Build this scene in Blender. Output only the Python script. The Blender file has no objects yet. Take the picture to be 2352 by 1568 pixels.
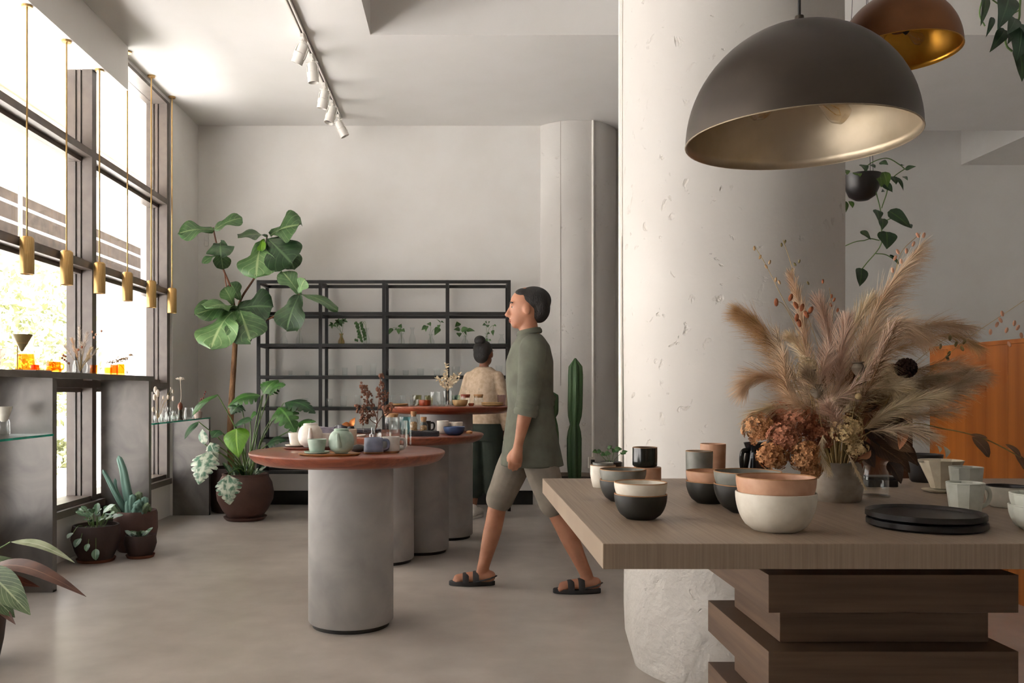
import bpy, math, random
from mathutils import Vector, Matrix, Quaternion
R = random.Random(7)
scene = bpy.context.scene
COL = scene.collection
PI = math.pi
sin, cos, rad = math.sin, math.cos, math.radians

# ------------------------------------------------------------------ camera
H = 1.15                     # camera height above the floor
F = 1950.0                   # focal length in pixels of the 2352 px frame
cam_d = bpy.data.cameras.new('camera'); cam = bpy.data.objects.new('camera', cam_d); COL.objects.link(cam)
cam.location = (0, 0, H); cam.rotation_euler = (PI / 2, 0, 0)
cam_d.sensor_width = 36; cam_d.sensor_fit = 'HORIZONTAL'; cam_d.lens = F / 2352 * 36
cam_d.shift_x = 116 / 2352; cam_d.shift_y = 113 / 2352
cam_d.clip_start = .05; cam_d.clip_end = 200
scene.camera = cam

# ------------------------------------------------------------------ daylight
world = bpy.data.worlds.new('world'); scene.world = world; world.use_nodes = True
wn = world.node_tree.nodes; wl = world.node_tree.links; wn.clear()
wo = wn.new('ShaderNodeOutputWorld'); wb = wn.new('ShaderNodeBackground')
wb.inputs[0].default_value = (.9, .92, 1.0, 1); wb.inputs[1].default_value = 2.2
wl.new(wb.outputs[0], wo.inputs[0])
sun_d = bpy.data.lights.new('sun', 'SUN'); sun = bpy.data.objects.new('sun', sun_d); COL.objects.link(sun)
sun_d.energy = 52; sun_d.angle = rad(.6); sun_d.color = (.97, .955, 1)
sun.rotation_euler = Vector((-.2, .2, -.95)).to_track_quat('-Z', 'Y').to_euler()
vs = scene.view_settings
vs.view_transform = 'Standard'; vs.look = 'None'; vs.gamma = 1; vs.use_curve_mapping = False
vs.exposure = .2
cy = scene.cycles
cy.max_bounces = 10; cy.diffuse_bounces = 6; cy.glossy_bounces = 4; cy.transparent_max_bounces = 24
cy.use_denoising = True; cy.caustics_reflective = False; cy.caustics_refractive = False
cy.sample_clamp_indirect = 12

# ------------------------------------------------------------------ helpers
def P(x, y, d):
    "point at depth d (metres) for a position measured in the photograph"
    return Vector(((x - 1060) / F * d, d, H - (y - 897) / F * d))

class MB:
    "collects shapes, builds one mesh"
    def __init__(s): s.v = []; s.f = []; s.uv = None
    def add(s, vs, fs, M=None):
        o = len(s.v)
        s.v += [tuple(M @ Vector(p)) for p in vs] if M is not None else [tuple(p) for p in vs]
        s.f += [tuple(i + o for i in f) for f in fs]
        return s
    def box(s, x0, x1, y0, y1, z0, z1, M=None):
        vs = [(x, y, z) for z in (z0, z1) for y in (y0, y1) for x in (x0, x1)]
        return s.add(vs, [(0, 2, 3, 1), (4, 5, 7, 6), (0, 1, 5, 4), (2, 6, 7, 3), (0, 4, 6, 2), (1, 3, 7, 5)], M)
    def lathe(s, prof, n=32, c=(0, 0, 0), sx=1, sy=1, M=None, facet=0):
        "prof: list of (radius, z); radius 0 closes the end"
        vs = []; fs = []; rows = []
        for r, z in prof:
            if r <= 1e-6:
                rows.append([len(vs)]); vs.append((c[0], c[1], c[2] + z))
            else:
                row = []
                for k in range(n):
                    a = 2 * PI * k / n
                    row.append(len(vs)); vs.append((c[0] + r * sx * cos(a), c[1] + r * sy * sin(a), c[2] + z))
                rows.append(row)
        for a, b in zip(rows, rows[1:]):
            if len(a) == 1 and len(b) == 1: continue
            for k in range(n):
                k2 = (k + 1) % n
                if len(a) == 1: fs.append((a[0], b[k2], b[k]))
                elif len(b) == 1: fs.append((a[k], a[k2], b[0]))
                else: fs.append((a[k], a[k2], b[k2], b[k]))
        return s.add(vs, fs, M)
    def tube(s, pts, rr, n=8, caps=True, flat=1.0, M=None):
        pts = [Vector(p) for p in pts]
        if not hasattr(rr, '__len__'): rr = [rr] * len(pts)
        t = (pts[1] - pts[0]).normalized()
        up = Vector((0, 0, 1)) if abs(t.z) < .9 else Vector((1, 0, 0))
        u = t.cross(up).normalized(); vs = []; fs = []
        for i, p in enumerate(pts):
            if i: t = (pts[min(i + 1, len(pts) - 1)] - pts[i - 1]).normalized()
            u = (u - t * u.dot(t)).normalized(); w = t.cross(u)
            for k in range(n):
                a = 2 * PI * k / n
                vs.append(p + rr[i] * (u * cos(a) + w * sin(a) * flat))
        for i in range(len(pts) - 1):
            for k in range(n):
                k2 = (k + 1) % n
                fs.append((i * n + k, i * n + k2, (i + 1) * n + k2, (i + 1) * n + k))
        if caps:
            fs.append(tuple(range(n - 1, -1, -1))); b = (len(pts) - 1) * n; fs.append(tuple(b + k for k in range(n)))
        return s.add(vs, fs, M)
    def sph(s, c, r, n=16, m=10, M=None):
        rx, ry, rz = r if hasattr(r, '__len__') else (r, r, r)
        prof = [(sin(PI * i / m), -cos(PI * i / m)) for i in range(m + 1)]
        prof[0] = (0, -1); prof[-1] = (0, 1)
        T = Matrix.Translation(c) @ Matrix.Diagonal((rx, ry, rz, 1))
        return s.lathe(prof, n, M=(M @ T) if M is not None else T)
    def prism(s, poly, z0, z1, M=None):
        n = len(poly)
        vs = [(x, y, z0) for x, y in poly] + [(x, y, z1) for x, y in poly]
        fs = [tuple(range(n - 1, -1, -1)), tuple(range(n, 2 * n))] + [(k, (k + 1) % n, n + (k + 1) % n, n + k) for k in range(n)]
        return s.add(vs, fs, M)
    def mesh(s, name, smooth=40):
        me = bpy.data.meshes.new(name); me.from_pydata(s.v, [], s.f)
        if s.uv:
            l = me.uv_layers.new(name='UVMap')
            for i, lo in enumerate(me.loops): l.data[i].uv = s.uv[lo.vertex_index]
        me.update()
        if smooth:
            me.polygons.foreach_set('use_smooth', [True] * len(me.polygons))
            if smooth < 180: me.set_sharp_from_angle(angle=rad(smooth))
        return me

def link(name, me, m, parent=None, loc=None, bevel=0):
    o = bpy.data.objects.new(name, me); COL.objects.link(o)
    if m is not None:
        if len(me.materials) == 0: me.materials.append(m)
    if parent is not None: o.parent = parent
    if loc is not None: o.location = loc
    if bevel:
        b = o.modifiers.new('bevel', 'BEVEL'); b.width = bevel; b.segments = 2; b.limit_method = 'ANGLE'
    return o
def part(name, mb, m, parent, smooth=40, bevel=0, label=None, loc=None):
    o = link(name, mb.mesh(name, smooth), m, parent, loc, bevel)
    if label: o['label'] = label
    return o
def tag(o, label=None, cat=None, group=None, kind=None):
    if label: o['label'] = label
    if cat: o['category'] = cat
    if group: o['group'] = group
    if kind: o['kind'] = kind
    return o
def thing(name, label, cat, loc=(0, 0, 0), rz=0, group=None):
    o = bpy.data.objects.new(name, None); COL.objects.link(o)
    o.empty_display_size = .05; o.location = loc; o.rotation_euler = (0, 0, rz)
    return tag(o, label, cat, group)
def solo(name, mb, m, label, cat, loc=(0, 0, 0), group=None, smooth=40, bevel=0, rz=0):
    o = link(name, mb.mesh(name, smooth), m, None, loc, bevel); o.rotation_euler = (0, 0, rz)
    return tag(o, label, cat, group)
def struct(name, mb, m, parent=None, smooth=40, bevel=0):
    o = link(name, mb.mesh(name, smooth), m, parent, None, bevel)
    if parent is None: o['kind'] = 'structure'
    return o
def clone(o, parent=None):
    c = o.copy(); COL.objects.link(c); c.parent = parent
    for ch in o.children: clone(ch, c)
    return c
def box(*a): return MB().box(*a)
def lathe(p, n=32, **k): return MB().lathe(p, n, **k)
def tube(p, r, n=8, **k): return MB().tube(p, r, n, **k)
def bez(pts, n=12):
    "Catmull-Rom through pts"
    pts = [Vector(p) for p in pts]; q = [pts[0] * 2 - pts[1]] + pts + [pts[-1] * 2 - pts[-2]]; out = []
    for i in range(1, len(q) - 2):
        for k in range(n):
            t = k / n; a, b, c, d = q[i - 1:i + 3]
            out.append(.5 * ((2 * b) + (c - a) * t + (2 * a - 5 * b + 4 * c - d) * t * t + (3 * b - a - 3 * c + d) * t ** 3))
    return out + [pts[-1]]

# ------------------------------------------------------------------ materials
MATS = {}
def srgb(h):
    if isinstance(h, str):
        h = [int(h[i:i + 2], 16) / 255 for i in (0, 2, 4)]
        h = [c / 12.92 if c <= .04045 else ((c + .055) / 1.055) ** 2.4 for c in h]
    return (h[0], h[1], h[2], 1)
def newmat(name):
    m = bpy.data.materials.new(name); m.use_nodes = True
    nt = m.node_tree; b = nt.nodes['Principled BSDF']
    return m, nt, b
def N(nt, t, **k):
    n = nt.nodes.new(t)
    for a, v in k.items(): setattr(n, a, v)
    return n
def mat(name, col, col2=None, rough=.6, metal=0, scale=8, stretch=(1, 1, 1), bump=0, bscale=None, detail=6, spec=.5,
        lo=.35, hi=.65, rvar=0, coat=0, sub=0, distort=0, bdist=.02):
    if name in MATS: return MATS[name]
    m, nt, b = newmat(name); L = nt.links.new
    b.inputs['Roughness'].default_value = rough; b.inputs['Metallic'].default_value = metal
    b.inputs['Specular IOR Level'].default_value = spec; b.inputs['Coat Weight'].default_value = coat
    if sub:
        b.inputs['Subsurface Weight'].default_value = sub; b.inputs['Subsurface Radius'].default_value = (.02, .008, .005)
    tc = N(nt, 'ShaderNodeTexCoord'); mp = N(nt, 'ShaderNodeMapping'); mp.inputs['Scale'].default_value = stretch
    L(tc.outputs['Object'], mp.inputs[0])
    no = N(nt, 'ShaderNodeTexNoise'); no.inputs['Scale'].default_value = scale; no.inputs['Detail'].default_value = detail
    no.inputs['Distortion'].default_value = distort
    L(mp.outputs[0], no.inputs['Vector'])
    rp = N(nt, 'ShaderNodeValToRGB'); rp.color_ramp.elements[0].position = lo; rp.color_ramp.elements[1].position = hi
    c1 = srgb(col); c2 = srgb(col2) if col2 is not None else tuple(x * .88 for x in c1[:3]) + (1,)
    rp.color_ramp.elements[0].color = c2; rp.color_ramp.elements[1].color = c1
    L(no.outputs['Fac'], rp.inputs[0]); L(rp.outputs[0], b.inputs['Base Color'])
    if rvar:
        mr = N(nt, 'ShaderNodeMapRange'); mr.inputs['To Min'].default_value = rough - rvar; mr.inputs['To Max'].default_value = rough + rvar
        L(no.outputs['Fac'], mr.inputs[0]); L(mr.outputs[0], b.inputs['Roughness'])
    if bump:
        bn = N(nt, 'ShaderNodeTexNoise'); bn.inputs['Scale'].default_value = bscale or scale * 4; bn.inputs['Detail'].default_value = 5
        L(mp.outputs[0], bn.inputs['Vector'])
        bu = N(nt, 'ShaderNodeBump'); bu.inputs['Strength'].default_value = bump; bu.inputs['Distance'].default_value = bdist
        L(bn.outputs['Fac'], bu.inputs['Height']); L(bu.outputs[0], b.inputs['Normal'])
    MATS[name] = m; return m
def glass(name, tint=(.93, .95, .95), edge=.45, rough=.02, power=2.5, base=.04):
    "thin glass: tinted see-through, glossy towards the edges"
    if name in MATS: return MATS[name]
    m, nt, b = newmat(name); L = nt.links.new; nt.nodes.remove(b); out = nt.nodes['Material Output']
    tr = N(nt, 'ShaderNodeBsdfTransparent'); gl = N(nt, 'ShaderNodeBsdfGlossy'); gl.inputs['Roughness'].default_value = rough
    lw = N(nt, 'ShaderNodeLayerWeight'); lw.inputs[0].default_value = .5
    pw = N(nt, 'ShaderNodeMath', operation='POWER'); pw.inputs[1].default_value = power
    ml = N(nt, 'ShaderNodeMath', operation='MULTIPLY_ADD'); ml.inputs[1].default_value = edge; ml.inputs[2].default_value = base
    no = N(nt, 'ShaderNodeTexNoise'); no.inputs['Scale'].default_value = 6
    hs = N(nt, 'ShaderNodeMix', data_type='RGBA'); hs.inputs[6].default_value = (*tint, 1); hs.inputs[7].default_value = (*[c * .97 for c in tint], 1)
    L(no.outputs['Fac'], hs.inputs[0]); L(hs.outputs[2], tr.inputs[0])
    mx = N(nt, 'ShaderNodeMixShader')
    L(lw.outputs['Facing'], pw.inputs[0]); L(pw.outputs[0], ml.inputs[0]); L(ml.outputs[0], mx.inputs[0])
    L(tr.outputs[0], mx.inputs[1]); L(gl.outputs[0], mx.inputs[2]); L(mx.outputs[0], out.inputs[0])
    MATS[name] = m; return m
def leafmat(name, col, vein, dark=None, rough=.45, veins=9, vs_=.5, varieg=None):
    "leaf colour with midrib and side veins, read from the leaf's own UVs (u along, v across -1..1)"
    if name in MATS: return MATS[name]
    m, nt, b = newmat(name); L = nt.links.new
    b.inputs['Roughness'].default_value = rough
    uv = N(nt, 'ShaderNodeUVMap'); sp = N(nt, 'ShaderNodeSeparateXYZ'); L(uv.outputs[0], sp.inputs[0])
    ab = N(nt, 'ShaderNodeMath', operation='ABSOLUTE'); L(sp.outputs[1], ab.inputs[0])
    mr = N(nt, 'ShaderNodeMapRange'); mr.inputs['From Min'].default_value = .03; mr.inputs['From Max'].default_value = .09
    mr.inputs['To Min'].default_value = 1; mr.inputs['To Max'].default_value = 0; L(ab.outputs[0], mr.inputs[0])
    a1 = N(nt, 'ShaderNodeMath', operation='MULTIPLY_ADD'); a1.inputs[1].default_value = -.35; L(ab.outputs[0], a1.inputs[0]); L(sp.outputs[0], a1.inputs[2])
    a2 = N(nt, 'ShaderNodeMath', operation='MULTIPLY'); a2.inputs[1].default_value = veins * 2 * PI; L(a1.outputs[0], a2.inputs[0])
    a3 = N(nt, 'ShaderNodeMath', operation='SINE'); L(a2.outputs[0], a3.inputs[0])
    m2 = N(nt, 'ShaderNodeMapRange'); m2.inputs['From Min'].default_value = .86; m2.inputs['From Max'].default_value = 1; m2.inputs['To Max'].default_value = vs_; L(a3.outputs[0], m2.inputs[0])
    mxm = N(nt, 'ShaderNodeMath', operation='MAXIMUM'); L(mr.outputs[0], mxm.inputs[0]); L(m2.outputs[0], mxm.inputs[1])
    tc = N(nt, 'ShaderNodeTexCoord'); no = N(nt, 'ShaderNodeTexNoise'); no.inputs['Scale'].default_value = 14 if varieg is None else 22
    L(tc.outputs['Object'], no.inputs['Vector'])
    rp = N(nt, 'ShaderNodeValToRGB'); rp.color_ramp.elements[0].position = .4; rp.color_ramp.elements[1].position = .6
    c = srgb(col); rp.color_ramp.elements[0].color = srgb(dark) if dark else tuple(x * .7 for x in c[:3]) + (1,)
    rp.color_ramp.elements[1].color = srgb(varieg) if varieg else c
    L(no.outputs['Fac'], rp.inputs[0])
    mc = N(nt, 'ShaderNodeMix', data_type='RGBA'); L(mxm.outputs[0], mc.inputs[0]); L(rp.outputs[0], mc.inputs[6]); mc.inputs[7].default_value = srgb(vein)
    L(mc.outputs[2], b.inputs['Base Color'])
    bu = N(nt, 'ShaderNodeBump'); bu.inputs['Strength'].default_value = .4; bu.inputs['Distance'].default_value = .003
    iv = N(nt, 'ShaderNodeMath', operation='SUBTRACT'); iv.inputs[0].default_value = 1; L(mxm.outputs[0], iv.inputs[1])
    L(iv.outputs[0], bu.inputs['Height']); L(bu.outputs[0], b.inputs['Normal'])
    MATS[name] = m; return m

# ---- leaves -------------------------------------------------------------
def prof_fig(t): return (.25 + .75 * max(0, min(1, (t - .05) / .55)) ** 1.2 - .13 * math.exp(-((t - .38) / .1) ** 2)) * math.sqrt(max(0, 1 - max(0, (t - .68) / .32) ** 2)) * min(1, t / .06 + .1)
def prof_heart(t): return (math.sqrt(max(0, 1 - ((t - .3) / .32) ** 2)) if t < .3 else (1 - ((t - .3) / .7) ** 1.5)) * 1.0 if t > .001 else .3
def prof_lance(t): return math.sin(PI * t ** .8) ** .9 if 0 < t < 1 else 0
def prof_oval(t): return math.sin(PI * min(1, max(0, t))) ** .6 if 0 < t < 1 else 0
def leaf_mb(base, tip, width, prof, normal, n=12, m=3, fold=.15, droop=.12, wave=.03, mb=None, side_curl=0, seed=0):
    "leaf blade from base to tip; normal = side it faces"
    base = Vector(base); tip = Vector(tip); ax = tip - base; Ln = ax.length; ax.normalize()
    nm = Vector(normal); nm = (nm - ax * nm.dot(ax))
    if nm.length < 1e-4: nm = ax.orthogonal()
    nm.normalize(); sd = ax.cross(nm)
    vs = []; fs = []; uv = []; ph = seed * 1.7
    for i in range(n + 1):
        t = i / n; w = max(prof(t), .015) * width / 2
        c = base + ax * Ln * t + nm * (droop * Ln * (sin(PI * t) ))
        for k in range(-m, m + 1):
            s = k / m
            z = fold * abs(s) * w * 1.2 - side_curl * s * s * w + wave * width * sin(t * 9 + s * 2 + ph) * abs(s)
            vs.append(c + sd * s * w + nm * z); uv.append((t, s))
    q = 2 * m + 1
    for i in range(n):
        for k in range(2 * m): fs.append((i * q + k, i * q + k + 1, (i + 1) * q + k + 1, (i + 1) * q + k))
    if mb is None: mb = MB()
    if mb.uv is None: mb.uv = []
    mb.add(vs, fs); mb.uv += uv
    return mb
def monstera_mb(base, tip, width, normal, lobes=6, slit=.5, droop=.15, fold=.12, seed=0):
    base = Vector(base); tip = Vector(tip); ax = tip - base; Ln = ax.length; ax.normalize()
    nm = Vector(normal); nm = (nm - ax * nm.dot(ax)).normalized(); sd = ax.cross(nm)
    mb = MB(); mb.uv = []; rr = random.Random(seed)
    def pt(t, s):   # s in -1..1 across, lobes sweep towards the tip
        w = prof_heart(min(.995, max(.02, t))) * width / 2
        tt = t + .16 * abs(s) * (1 - t)
        return base + ax * Ln * tt + sd * s * w + nm * (droop * Ln * sin(PI * min(1, tt)) + fold * abs(s) * w - .35 * s * s * w)
    def strip(t0, t1, s0, s1, sg, nseg=4, gap=0):
        vs = []; uv = []; fs = []
        for i in range(nseg + 1):
            f = i / nseg; s = s0 + (s1 - s0) * f; g = gap * f * f
            ta = t0 + (t1 - t0) * g * .5; tb = t1 - (t1 - t0) * g * .5
            for t in (ta, (ta + tb) / 2, tb):
                vs.append(pt(t, s * sg)); uv.append((t, s * sg))
        for i in range(nseg):
            for k in range(2): fs.append((i * 3 + k, i * 3 + k + 1, (i + 1) * 3 + k + 1, (i + 1) * 3 + k))
        mb.add(vs, fs); mb.uv += uv
    for sg in (-1, 1):
        for k in range(lobes):
            t0 = .02 + .96 * k / lobes; t1 = .02 + .96 * (k + 1) / lobes
            strip(t0, t1, 0, slit, sg, 2)
            if k == lobes - 1: strip(t0, t1, slit, 1, sg, 3, 0)
            else: strip(t0, t1, slit, rr.uniform(.88, 1), sg, 3, .55)
    return mb
# ------------------------------------------------------------------ material library
M_wall = mat('wall paint', 'e2e0dc', 'dedbd6', rough=.75, scale=3, bump=.06, bscale=60, bdist=.01)
M_ceil = mat('ceiling paint', 'e6e4e1', 'e2e0dc', rough=.8, scale=2, bump=.03, bscale=40, bdist=.01)
M_frame = mat('bronze window frame', '6f665f', '655c56', rough=.42, scale=12, spec=.6, bump=.02)
M_steel = mat('blackened steel sheet', '7d7873', '625e5a', rough=.36, metal=.35, scale=3.5, rvar=.08, detail=8, distort=1.2)
M_black = mat('black powder coat', '1b1a18', '141312', rough=.45, scale=20, bump=.02)
M_conc = mat('tube concrete', 'acaaa7', '9a9896', rough=.7, scale=5, bump=.08, bscale=60, bdist=.006, distort=.6)
M_mahog = mat('mahogany', '8e4a30', '6e3322', rough=.32, scale=5, stretch=(1.2, 9, 9), distort=.8, bump=.02, coat=.25)
M_oak = mat('grey oak veneer', 'a3917e', '7e6c5b', rough=.5, scale=1.6, stretch=(110, 1.4, 2.2), detail=10, bump=.1, bscale=3, bdist=.003, lo=.2, hi=.8)
M_oakb = mat('grey oak board', '6c5644', '503d2f', rough=.55, scale=1.5, stretch=(1.2, 1.2, 26), detail=8, bump=.08, bscale=6, bdist=.004)
M_cherry = mat('orange cherry board', 'b0682a', '8f4d19', rough=.4, scale=1.4, stretch=(8, 8, .5), detail=7, lo=.3, hi=.7)
M_brass = mat('brushed brass', 'c9a872', 'b08d58', rough=.38, metal=1, scale=6, stretch=(40, 40, 2))
M_white = mat('white enamel', 'e9e5de', 'e2ddd5', rough=.4, scale=6)
M_clear = glass('clear glass', (.95, .97, .965), .55)
M_pane = glass('window glass', (.97, .98, .98), .25, .0, 4, .015)
M_gshelf = glass('shelf glass', (.93, .97, .955), .35, .01, 3, .05)
M_gedge = mat('green glass edge', '2fb89a', '1f9a80', rough=.15, scale=10, spec=.8)
M_orange = glass('orange glass', (.99, .60, .22), .25, .03, 3, .04)
M_amberL = glass('light amber glass', (1.0, .74, .36), .25, .03, 3, .04)
M_redg = glass('red glass', (.98, .48, .20), .25, .03, 3, .04)
M_soil = mat('potting soil', '3a2c22', '241a13', rough=.95, scale=30, bump=.6, bscale=60)

def concrete_floor():
    m, nt, b = newmat('polished concrete'); L = nt.links.new
    tc = N(nt, 'ShaderNodeTexCoord')
    n1 = N(nt, 'ShaderNodeTexNoise'); n1.inputs['Scale'].default_value = .7; n1.inputs['Detail'].default_value = 9; n1.inputs['Roughness'].default_value = .6; n1.inputs['Distortion'].default_value = .2
    n2 = N(nt, 'ShaderNodeTexNoise'); n2.inputs['Scale'].default_value = 5; n2.inputs['Detail'].default_value = 8
    n3 = N(nt, 'ShaderNodeTexNoise'); n3.inputs['Scale'].default_value = 1.3; n3.inputs['Detail'].default_value = 2
    for n in (n1, n2, n3): L(tc.outputs['Object'], n.inputs['Vector'])
    rp = N(nt, 'ShaderNodeValToRGB'); e = rp.color_ramp.elements
    e[0].position = .3; e[0].color = srgb('9a928a'); e[1].position = .7; e[1].color = srgb('c0b8b0')
    k = rp.color_ramp.elements.new(.5); k.color = srgb('aea69e')
    mx = N(nt, 'ShaderNodeMath', operation='MULTIPLY_ADD'); mx.inputs[1].default_value = .4
    sb = N(nt, 'ShaderNodeMath', operation='SUBTRACT'); sb.inputs[1].default_value = .5
    L(n2.outputs['Fac'], sb.inputs[0]); L(sb.outputs[0], mx.inputs[0]); L(n1.outputs['Fac'], mx.inputs[2])
    L(mx.outputs[0], rp.inputs[0]); L(rp.outputs[0], b.inputs['Base Color'])
    mr = N(nt, 'ShaderNodeMapRange'); mr.inputs['To Min'].default_value = .27; mr.inputs['To Max'].default_value = .38
    L(n3.outputs['Fac'], mr.inputs[0]); L(mr.outputs[0], b.inputs['Roughness'])
    bu = N(nt, 'ShaderNodeBump'); bu.inputs['Strength'].default_value = .02; bu.inputs['Distance'].default_value = .01
    L(n2.outputs['Fac'], bu.inputs['Height']); L(bu.outputs[0], b.inputs['Normal'])
    b.inputs['Specular IOR Level'].default_value = .55
    return m
def pitted_plaster():
    m, nt, b = newmat('painted pitted concrete'); L = nt.links.new
    tc = N(nt, 'ShaderNodeTexCoord')
    def noise(sc, det=5, dist=0, st=(1, 1, 1)):
        mp = N(nt, 'ShaderNodeMapping'); mp.inputs['Scale'].default_value = st; L(tc.outputs['Object'], mp.inputs[0])
        n = N(nt, 'ShaderNodeTexNoise'); n.inputs['Scale'].default_value = sc; n.inputs['Detail'].default_value = det; n.inputs['Distortion'].default_value = dist
        L(mp.outputs[0], n.inputs['Vector']); return n
    big = noise(1.6, 6, .5, (1, 1, .5)); fine = noise(55, 4); mid = noise(17, 4, .5); reg = noise(2.2, 3)
    # small blow holes, gathered where 'reg' is high
    pit = N(nt, 'ShaderNodeMapRange'); pit.inputs['From Min'].default_value = .645; pit.inputs['From Max'].default_value = .75
    L(mid.outputs['Fac'], pit.inputs[0])
    rg = N(nt, 'ShaderNodeMapRange'); rg.inputs['From Min'].default_value = .42; rg.inputs['From Max'].default_value = .6; L(reg.outputs['Fac'], rg.inputs[0])
    pm = N(nt, 'ShaderNodeMath', operation='MULTIPLY'); L(pit.outputs[0], pm.inputs[0]); L(rg.outputs[0], pm.inputs[1])
    # the foot of the column is much rougher
    sp = N(nt, 'ShaderNodeSeparateXYZ'); L(tc.outputs['Object'], sp.inputs[0])
    lowm = N(nt, 'ShaderNodeMapRange'); lowm.inputs['From Min'].default_value = .95; lowm.inputs['From Max'].default_value = .55; L(sp.outputs[2], lowm.inputs[0])
    rough2 = noise(11, 6, .2); lr = N(nt, 'ShaderNodeMath', operation='MULTIPLY'); L(rough2.outputs['Fac'], lr.inputs[0]); L(lowm.outputs[0], lr.inputs[1])
    rp = N(nt, 'ShaderNodeValToRGB'); rp.color_ramp.elements[0].position = .3; rp.color_ramp.elements[1].position = .7
    rp.color_ramp.elements[0].color = srgb('c4c0bb'); rp.color_ramp.elements[1].color = srgb('d2cfca')
    L(big.outputs['Fac'], rp.inputs[0])
    mc = N(nt, 'ShaderNodeMix', data_type='RGBA'); L(pm.outputs[0], mc.inputs[0]); L(rp.outputs[0], mc.inputs[6]); mc.inputs[7].default_value = srgb('c2bbb2')  # holes also tinted darker, the shade inside them put into the colour
    L(mc.outputs[2], b.inputs['Base Color']); b.inputs['Roughness'].default_value = .7
    h1 = N(nt, 'ShaderNodeMath', operation='MULTIPLY_ADD'); h1.inputs[1].default_value = .05; L(fine.outputs['Fac'], h1.inputs[0])
    hs = N(nt, 'ShaderNodeMath', operation='MULTIPLY_ADD'); hs.inputs[1].default_value = -.5; L(pm.outputs[0], hs.inputs[0]); L(h1.outputs[0], hs.inputs[2])
    hb = N(nt, 'ShaderNodeMath', operation='MULTIPLY_ADD'); hb.inputs[1].default_value = .3; L(big.outputs['Fac'], hb.inputs[0]); L(hs.outputs[0], hb.inputs[2])
    hl = N(nt, 'ShaderNodeMath', operation='MULTIPLY_ADD'); hl.inputs[1].default_value = 1.8; L(lr.outputs[0], hl.inputs[0]); L(hb.outputs[0], hl.inputs[2])
    bu = N(nt, 'ShaderNodeBump'); bu.inputs['Strength'].default_value = .7; bu.inputs['Distance'].default_value = .018
    L(hl.outputs[0], bu.inputs['Height']); L(bu.outputs[0], b.inputs['Normal'])
    return m
M_floor = concrete_floor(); M_col = pitted_plaster()

# ------------------------------------------------------------------ room shell
ZC = 3.83
struct('floor', box(-2.98, 7.65, -3.65, 10.65, -.12, 0), M_floor, smooth=0)
c = MB(); c.box(-2.98, -.686, -3.65, 8.75, ZC, 4.6); c.box(-.686, 7.65, 6.40, 8.75, ZC, 4.6)
c.box(-.686, 7.65, -3.65, 6.40, 4.42, 4.6); c.box(1.25, 7.65, 8.75, 10.65, 4.6, 4.75)
struct('ceiling', c, M_ceil, smooth=0)
struct('trim_1', box(-2.96, -2.60, -.095, 6.62, 3.49, ZC), M_ceil, smooth=0)          # dropped strip above the windows
w = MB(); w.box(-2.96, -2.69, -3.6, 7.83, 0, .30); w.box(-2.96, -2.665, 7.83, 8.75, 0, ZC); w.box(-2.96, -2.69, -3.6, -.095, .30, ZC)  # last box: unseen stretch without windows, closed to cut light near the camera
struct('wall_left', w, M_wall, smooth=0)
struct('wall_back', box(-2.665, 1.30, 8.59, 8.75, 0, ZC), M_wall, smooth=0)
struct('wall_far', box(1.25, 7.65, 10.5, 10.65, 0, 4.6), M_wall, smooth=0)
struct('wall_side', box(1.25, 1.36, 8.75, 10.5, 0, 4.6), M_wall, smooth=0)
struct('wall_right', box(7.5, 7.65, -3.5, 10.5, 0, 4.42), M_wall, smooth=0)
struct('wall_front', box(-2.69, 7.65, -3.65, -3.5, 0, 4.42), M_wall, smooth=0)
struct('trim_2', box(6.18, 7.5, 7.6, 10.5, 3.94, 4.6), M_wall, smooth=0)             # bulkhead high up on the far right
struct('baseboard_back', box(-2.665, .72, 8.574, 8.59, 0, .14), M_black, smooth=0)

def column(cx, cy, r, name, seed):
    mb = MB(); n = 64; rr = random.Random(seed); zs = [i * .12 for i in range(38)] + [4.42 if cy < 6 else ZC - .001]
    zs = [z for z in zs if z <= zs[-1]]; vs = []; fs = []
    ph = [rr.uniform(0, 6) for _ in range(6)]
    for z in zs:
        for k in range(n):
            a = 2 * PI * k / n
            j = .0025 * sin(3 * a + ph[0] + z * 1.3) + .002 * sin(7 * a + ph[1] - z * 2.1)
            if z < .85: j += .008 * (1 - z / .85) * (sin(5 * a + z * 9 + ph[2]) * .6 + sin(11 * a - z * 14 + ph[3]) * .4)
            if z < .05: j -= .035
            vs.append((cx + (r + j) * cos(a), cy + (r + j) * sin(a), z))
    for i in range(len(zs) - 1):
        for k in range(n): fs.append((i * n + k, i * n + (k + 1) % n, (i + 1) * n + (k + 1) % n, (i + 1) * n + k))
    mb.add(vs, fs); o = struct(name, mb, M_col, smooth=180); return o
CX, CY, CR = 1.136, 3.593, .443
col1 = column(CX, CY, CR, 'column_1', 3)
col2 = column(1.156, 8.85, CR, 'column_2', 5)
def at_ang(cy, a, r): return (CX + r * cos(a), cy + r * sin(a))
x, y = at_ang(CY, rad(167), CR + .012)
part('conduit_pipe', tube([(x, y, .84), (x, y, 4.42)], .0095, 10), M_white, col1)
x2, y2 = at_ang(CY, rad(171), CR + .006)
part('conduit_pipe', tube(bez([(x2, y2, 4.42), (x2, y2, 2.0), (x2 - .004, y2 - .004, 1.78), (x2 - .004, y2 - .006, 1.2), (x2 - .004, y2 - .006, .9)], 5), .006, 8), M_white, col1)
x, y = at_ang(8.85, rad(-71), CR + .012); x += .02
part('conduit_pipe', tube([(x, y, .0), (x, y, ZC)], .013, 10), M_white, col2)
x3, y3 = at_ang(8.85, rad(-112.7), CR + .001)
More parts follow.
